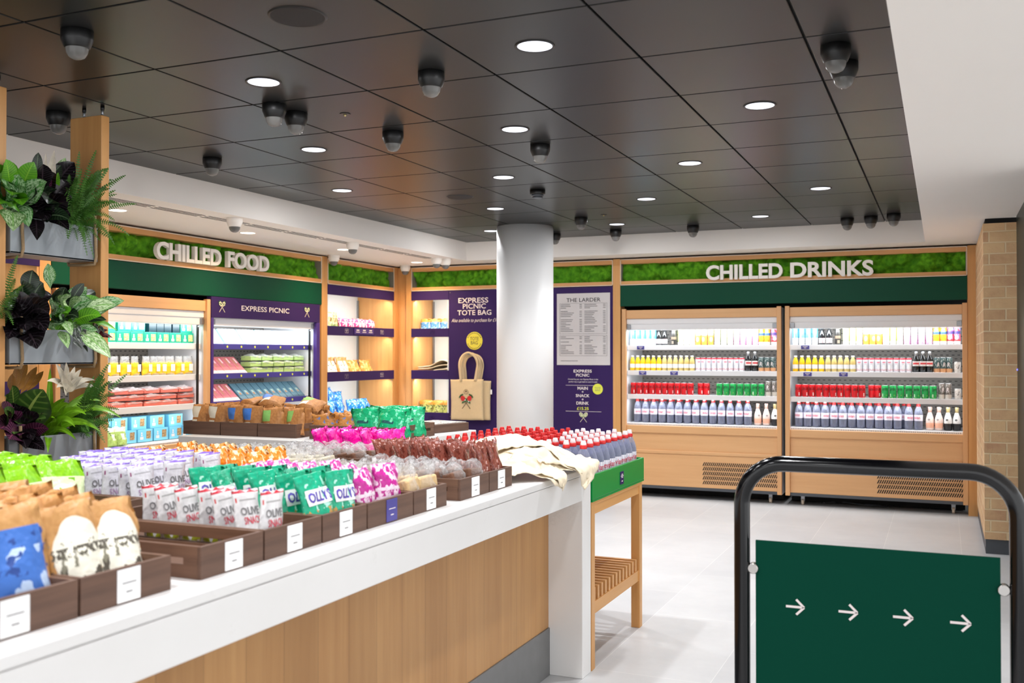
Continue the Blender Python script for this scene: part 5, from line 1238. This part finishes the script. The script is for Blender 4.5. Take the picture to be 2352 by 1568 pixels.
class Foliage:
    def __init__(s): s.v, s.f, s.m, s.a, s.mats = [], [], [], [], []
    def fill(s, b, n, box, kinds, w0, w1, dx0, dx1):
        for _ in range(n):
            u, v = r3.uniform(box[0], box[2]), r3.uniform(box[1], box[3])
            s.leaf(b+jit(.03), at(u, v, r3.uniform(dx0, dx1)), r3.uniform(w0, w1), r3.choice(kinds), r3.uniform(.02, .1), .45, wave=.03)
        return s
    def mi(s, k):
        if k not in s.mats: s.mats.append(k)
        return s.mats.index(k)
    def leaf(s, a, b, w, kind, lift=.04, peak=.42, normal=(.8, -.5, .35), fold=.18, wave=.0, n=14, pet=None):
        a, b = Vector(a), Vector(b); m = (a+b)/2+Vector((.0, 0, lift)); N = Vector(normal).normalized(); mi = s.mi(kind)
        if pet is None: pet = 0 if kind in ('lime', 'white', 'stripe', 'red') or (b-a).length < .08 else max(.12, min(.55, 1-2.3*w/max(.01, (b-a).length)))
        w *= {'aglaonema': 1.3, 'bright': 1.3, 'pale': 1.3, 'dark': 1.25, 'darkgreen': 1.25}.get(kind, 1.1); o = len(s.v); c = 6; ph = rnd.uniform(0, 6)
        for i in range(n+1):
            t = i/n; p = a*(1-t)**2+m*2*t*(1-t)+b*t*t; tg = ((m-a)*(1-t)+(b-m)*t).normalized()
            sd = tg.cross(N).normalized(); nn = sd.cross(tg).normalized()
            tt = max(0, (t-pet)/(1-pet)); pk = math.sin(PI*tt**(.78 if kind not in ('lime', 'white') else .6))**.75 if 0 < tt < 1 else 0
            ww = w/2*max(.025, min(1, pk))
            for j in range(c+1):
                u = -1+2*j/c
                q = p+sd*u*ww+nn*(abs(u)*ww*fold+wave*w*math.sin(t*14+ph)*u*u)
                s.v.append(q); s.a.append((u, tt, ph))
        for i in range(n):
            for j in range(c): s.f.append((o+i*(c+1)+j, o+i*(c+1)+j+1, o+(i+1)*(c+1)+j+1, o+(i+1)*(c+1)+j)); s.m.append(mi)
        return s
    def stem(s, a, b, r, kind, lift=.02):
        s.leaf(a, b, r*2, kind, lift, .5, n=6); return s
    def frond(s, a, b, lift, L=.022, n=26, kind='fern', r=.0012, normal=(.8, -.5, .35)):
        a, b = Vector(a), Vector(b); m = (a+b)/2+Vector((0, 0, lift)); N = Vector(normal).normalized(); mi = s.mi(kind)
        for i in range(n+1):
            t = .08+.92*i/n; p = a*(1-t)**2+m*2*t*(1-t)+b*t*t; tg = ((m-a)*(1-t)+(b-m)*t).normalized(); sd = tg.cross(N).normalized()
            ll = L*min(1, .25+2.2*t)*max(0, 1-t)**.55+.003; wd = ((b-a).length/n)*.27
            for sg in (-1, 1):
                d = (sd*sg+tg*.25+N*rnd.uniform(-.25, .1)).normalized(); o = len(s.v)
                s.v += [p-tg*wd, p+d*ll*.6-tg*wd*.7, p+d*ll, p+d*ll*.6+tg*wd*.9, p+tg*wd]
                s.a += [(.3, t, 0)]*5; s.f.append((o, o+1, o+2, o+3, o+4)); s.m.append(mi)
            if i < n:
                t2 = .08+.92*(i+1)/n; p2 = a*(1-t2)**2+m*2*t2*(1-t2)+b*t2*t2; o = len(s.v)
                s.v += [p-sd*r, p+sd*r, p2+sd*r, p2-sd*r]; s.a += [(.02, t, 0)]*4; s.f.append((o, o+1, o+2, o+3)); s.m.append(mi)
        return s
    def build(s, name, label, cat, group=None, parent=None):
        me = bpy.data.meshes.new(name); me.from_pydata([tuple(v) for v in s.v], [], s.f)
        for k in s.mats: me.materials.append(LM[k])
        me.polygons.foreach_set('material_index', s.m); me.polygons.foreach_set('use_smooth', [True]*len(s.f))
        at = me.attributes.new('leaf', 'FLOAT_VECTOR', 'POINT'); at.data.foreach_set('vector', [c for a in s.a for c in a])
        o = bpy.data.objects.new(name, me); COL.objects.link(o)
        if parent is not None: o.parent = parent
        else: tag(o, label, cat, group)
        return o
PXF = -3.46
for y0, y1, lb in ((2.81, 2.86, 'oak planter post at the left frame edge'), (3.352, 3.398, 'oak planter post hung from the ceiling right of the troughs')):
    t = empty('planter_post', (-3.555, (y0+y1)/2, 0), (0, 0, 0), lb, 'post')
    MB().box(-.095, .095, (y0-y1)/2, (y1-y0)/2, 0, 2.447, 0, .003).build('post', M['oak'], t)
    for x in (-.034, .076): MB().cyl((x, 0, 2.44), (x, 0, ZC), .006, 12).lathe([(.009, ZC-.02), (.009, ZC)], 12, 1, Matrix.Translation((x, 0, 0))).build('hanging_rod', [M['steel'], M['black']], t)
TR = [(1.785, 1.937, 'top'), (1.331, 1.477, 'middle'), (.888, 1.031, 'bottom')]
for z0, z1, nm in TR:
    t = empty('planter_trough', (PXF, 2.88, z0), (0, 0, 0), f'{nm} zinc planter trough slung between the oak posts', 'planter')
    h = z1-z0; Lh = .452; g = .006
    MB().box(-.16, 0, 0, Lh, 0, .006).box(-g, 0, 0, Lh, 0, h, 0, .001).box(-.16, -.16+g, 0, Lh, 0, h, 0, .001).box(-.16+g, -g, 0, g, 0, h).box(-.16+g, -g, Lh-g, Lh, 0, h).build('trough', M['zinc'], t)
    MB().grid(lambda u, v: (-.155+.15*u, .005+(Lh-.01)*v, h-.012+.004*noise.noise(Vector((u*6, v*15, z0)))), 8, 16).build('soil', M['soil'], t)
    for y in (.05, Lh-.02):
        pts = [(.004, y, h+.05), (.008, y, h*.6), (.009, y+.004, .02), (.004, y, -.012), (-.06, y-.004, -.014), (-.15, y, -.012), (-.168, y, .03), (-.168, y, h+.05)]
        MB().tube(pts, .0065, 8).build('rope', M['rope'], t)
def at(u, v, dx=.0): return pix(u, v, 'x', PXF+dx)
def root(y, tier, dx=-.08): return Vector((PXF+dx, y, TR[tier][1]-.015))
r3 = random.Random(11)
jit = lambda s: Vector((r3.uniform(-s, s), r3.uniform(-s, s), r3.uniform(-s, s)))
# top trough
F = Foliage(); b0 = root(2.93, 0, -.05)
for (u, v, w_, k, dx) in ((108, 418, .07, 'aglaonema', .10), (78, 372, .06, 'bright', .06), (50, 470, .08, 'bright', .14), (66, 520, .07, 'aglaonema', .12), (30, 530, .075, 'pale', .16), (28, 448, .085, 'bright', .15), (14, 366, .05, 'bright', .10), (8, 420, .07, 'aglaonema', .12), (44, 400, .06, 'aglaonema', .08), (-20, 470, .08, 'bright', .12), (-30, 400, .07, 'aglaonema', .1)):
    tip = at(u, v, dx); F.leaf(b0+jit(.015), tip, w_, k, .10 if v > 420 else .05, .45, wave=.03)
F.fill(b0, 8, (-30, 365, 70, 500), ['bright', 'aglaonema'], .05, .08, 0, .1)
F.build('potted_plant', 'bright green broad-leaved plant in the top trough at the left frame edge', 'plant')
F = Foliage(); b0 = root(3.06, 0)
for (u, v, w_, k, dx) in ((92, 395, .07, 'dark', .04), (70, 380, .05, 'darkgreen', 0), (88, 350, .035, 'darkgreen', -.02), (120, 440, .08, 'darkgreen', .10), (150, 470, .08, 'dark', .10), (160, 505, .06, 'darkgreen', .12), (85, 552, .05, 'dark', .08), (158, 528, .05, 'dark', .10), (60, 470, .08, 'dark', .05), (130, 400, .08, 'dark', .02), (160, 420, .07, 'dark', .03), (100, 450, .1, 'dark', .02), (75, 500, .09, 'dark', .04), (130, 480, .1, 'darkgreen', .05), (110, 505, .1, 'dark', .04), (165, 455, .09, 'dark', 0), (60, 420, .08, 'dark', -.02), (140, 380, .06, 'darkgreen', -.03)):
    F.leaf(b0+jit(.03), at(u, v, dx), w_, k, .08, .45, wave=.04)
F.fill(b0, 14, (55, 370, 175, 520), ['dark', 'dark', 'darkgreen'], .05, .09, -.06, .09)
F.build('potted_plant', 'near-black dark-leaved plant in the middle of the top trough', 'plant')
F = Foliage(); b0 = root(3.13, 0, -.1)
for (u, v, w_, k, dx) in ((125, 345, .05, 'white', -.03), (150, 362, .045, 'pale', -.04), (105, 352, .03, 'white', -.04), (134, 396, .03, 'bright', .02), (112, 392, .03, 'underside', .03)):
    F.leaf(b0+jit(.01), at(u, v, dx), w_, k, .03, .5)
F.build('potted_plant', 'pale caladium rising at the back of the top trough', 'plant')
def fern(y, tier, tips, label, lift=.08, L=.022, dense=40, spread=None):
    F = Foliage(); b0 = root(y, tier, -.06)
    for (u, v, dx, lf) in tips: F.frond(b0+jit(.02), at(u, v, dx), lf, L)
    if spread:
        u0, u1, v0, v1 = spread
        for _ in range(dense): F.frond(b0+jit(.03), at(r3.uniform(u0, u1), r3.uniform(v0, v1), r3.uniform(-.05, .14)), r3.uniform(.02, .10), L*.9, 20)
    return F.build('potted_fern', label, 'plant')
fern(3.24, 0, [(182, 350, -.04, .02), (220, 347, -.02, .03), (212, 400, .06, .06), (232, 400, .04, .08), (287, 403, .0, .06), (296, 540, .12, .12), (262, 505, .1, .1), (270, 466, .08, .08), (215, 590, .06, .16), (200, 585, .06, .14), (312, 468, 0, .05), (170, 395, 0, .03), (262, 560, .14, .14)],
     'green fern at the right end of the top trough, fronds crossing the oak post', spread=(150, 268, 385, 560), dense=70)
# middle trough
fern(2.87, 1, [(40, 588, .05, .05), (35, 640, .1, .08), (-20, 620, .08, .06), (40, 680, .12, .1), (55, 655, .12, .08), (30, 745, .14, .14), (-10, 700, .14, .1)], 'light green fern at the left end of the middle trough', L=.02)
F = Foliage(); b0 = root(2.99, 1)
for (u, v, w_, k, dx) in ((112, 720, .09, 'dark', .10), (85, 800, .12, 'dark', .09), (60, 760, .13, 'dark', .06), (30, 690, .10, 'dark', .05), (105, 760, .10, 'dark', .10), (95, 690, .09, 'dark', .03), (50, 650, .07, 'darkgreen', 0), (75, 620, .06, 'darkgreen', -.03), (100, 650, .06, 'darkgreen', -.02), (20, 730, .1, 'dark', .04), (120, 680, .08, 'dark', 0)):
    F.leaf(b0+jit(.02), at(u, v, dx), w_, k, .09, .5, wave=.03)
F.fill(b0, 8, (15, 640, 120, 780), ['dark', 'darkgreen'], .05, .08, -.06, .08)
F.build('potted_plant', 'glossy black-leaved plant in the middle trough', 'plant')
F = Foliage(); b0 = root(3.17, 1)
for (u, v, w_, k, dx) in ((285, 690, .05, 'aglaonema', .1), (265, 700, .05, 'pale', .12), (160, 683, .045, 'pale', .1), (187, 690, .04, 'pale', .1), (232, 725, .055, 'bright', .12), (156, 720, .06, 'bright', .08), (165, 770, .035, 'pale', .12), (156, 800, .035, 'pale', .12), (254, 822, .06, 'pale', .15), (248, 712, .045, 'aglaonema', .06), (232, 700, .05, 'aglaonema', .04), (230, 686, .06, 'bright', .02), (200, 660, .06, 'aglaonema', 0), (245, 735, .03, 'darkgreen', .1), (268, 758, .02, 'bright', .1), (125, 700, .05, 'aglaonema', .06), (110, 605, .04, 'aglaonema', -.04), (150, 660, .06, 'darkgreen', -.02), (210, 690, .07, 'aglaonema', .05), (180, 730, .06, 'darkgreen', .04), (140, 745, .05, 'darkgreen', .05)):
    F.leaf(b0+jit(.02), at(u, v, dx), w_, k, .07 if v < 740 else .10, .45, wave=.02)
F.fill(b0, 16, (110, 640, 240, 760), ['aglaonema', 'bright', 'darkgreen', 'pale'], .035, .055, -.05, .1)
F.build('potted_plant', 'silver-green long-leaved plant arching out of the middle trough', 'plant')
F = Foliage(); b0 = root(3.24, 1, .0)
for _ in range(26):
    c = at(r3.uniform(158, 232), r3.uniform(742, 800), .02+r3.uniform(0, .02)); F.leaf(c, c+Vector((.02, r3.uniform(-.03, .03), -.03)), .014, 'stripe', .012, .4, n=6)
for u, v in ((160, 760), (190, 795), (215, 760)): F.stem(b0, at(u, v, .02), .002, 'darkgreen', .05)
F.leaf(root(3.3, 1, .02), at(248, 758, .06), .018, 'red', .01); F.leaf(root(3.3, 1, .02), at(259, 776, .07), .022, 'red', .01); F.leaf(root(3.3, 1, .02), at(243, 772, .06), .015, 'red', .01)
F.build('trailing_plant', 'trailing striped plant with a maroon sprig at the right of the middle trough', 'plant')
# bottom trough
F = Foliage(); b0 = root(2.98, 2)
for (u, v, w_, k, dx, n_) in ((100, 895, .155, 'calathea', .06, (1, -.5, .0)), (105, 960, .07, 'calathea', .1, (.6, -.3, .8)), (112, 985, .06, 'underside', .12, (.8, -.5, -.2)), (20, 1010, .09, 'underside', .12, (.8, -.5, .2)), (60, 1030, .05, 'dark', .1, (.8, -.5, .2)), (102, 1034, .05, 'dark', .1, (.8, -.5, .2)), (28, 885, .05, 'calathea', .06, (.8, -.5, .4)), (12, 950, .07, 'calathea', .1, (.8, -.5, .2)), (0, 985, .09, 'underside', .1, (.8, -.5, .2)), (75, 985, .1, 'dark', .04, (.8, -.5, .2)), (30, 940, .1, 'dark', .0, (.8, -.5, .2)), (90, 1010, .08, 'dark', .06, (.8, -.5, .2)), (45, 1000, .1, 'underside', .07, (.8, -.5, .2))):
    F.leaf(b0+jit(.02), at(u, v, dx), w_, k, .05, .5, n_, wave=.03)
F.fill(b0, 12, (5, 900, 110, 1020), ['dark', 'underside', 'calathea'], .05, .08, -.06, .08)
F.build('potted_plant', 'round-leaved plant with plum undersides at the left of the bottom trough', 'plant')
t = empty('bromeliad', tuple(root(3.13, 2)), (0, 0, 0), 'lime green bromeliad with a white flower head in the bottom trough', 'plant')
b0 = root(3.13, 2); F = Foliage()
for (u, v, w_, lf, dx) in ((172, 980, .04, .11, .12), (230, 990, .036, .10, .14), (282, 962, .032, .16, .14), (198, 952, .04, .12, .10), (150, 915, .05, .05, .02), (232, 920, .034, .12, .06), (175, 1010, .03, .08, .12), (110, 1040, .03, .06, .1), (140, 950, .05, .05, .04), (205, 900, .035, .05, -.04), (115, 845, .03, .02, -.03), (125, 960, .04, .04, .04), (160, 930, .05, .08, .06)):
    F.leaf(b0+jit(.012), at(u, v, dx), w_, 'lime', lf, .35, fold=.3)
o = F.build('leaves', None, None, None, t); o.data.transform(Matrix.Translation(-b0))
F = Foliage(); fb = at(155, 898, .0)
for k, (u, v, w_, lf) in enumerate(((108, 875, .03, .04), (128, 835, .03, .02), (152, 832, .03, 0), (172, 842, .028, .01), (186, 848, .028, .02), (218, 873, .024, .04), (226, 893, .024, .04), (205, 885, .024, .03), (140, 850, .03, 0), (165, 855, .03, 0), (130, 890, .03, .03), (190, 865, .03, .02), (160, 875, .045, 0), (145, 880, .04, 0))):
    F.leaf(fb+jit(.008), at(u, v, .03+.02*(k % 3)), w_, 'white', lf, .4, fold=.3)
o = F.build('flower_head', None, None, None, t); o.data.transform(Matrix.Translation(-b0))
F = Foliage(); b0 = root(2.95, 2, -.13)
for (u, v) in ((40, 838), (62, 832), (85, 842), (100, 852), (55, 860), (28, 858), (75, 865)): F.leaf(b0+Vector((0, .04, .10))+jit(.01), at(u, v, -.12), .03, 'amber', .02)
F.stem(b0, b0+Vector((0, .04, .10)), .006, 'darkgreen', 0)
F.build('bromeliad', 'amber-flowered plant at the back of the bottom trough', 'plant')
fern(3.26, 2, [(250, 835, .04, .03), (240, 870, .06, .06), (262, 905, .1, .1), (258, 960, .12, .12), (240, 1015, .12, .16), (255, 1000, .14, .14), (215, 865, 0, .03), (290, 860, .0, .03), (272, 940, .1, .1)],
     'dense green fern at the right end of the bottom trough', spread=(200, 262, 860, 1010), dense=60)

# spare prototypes that were never placed are dropped
for o in [x for x in bpy.data.objects if x.parent is None and x.location.y < -20]:
    for c in list(o.children): 
        for d in list(c.children): bpy.data.objects.remove(d)
        bpy.data.objects.remove(c)
    bpy.data.objects.remove(o)
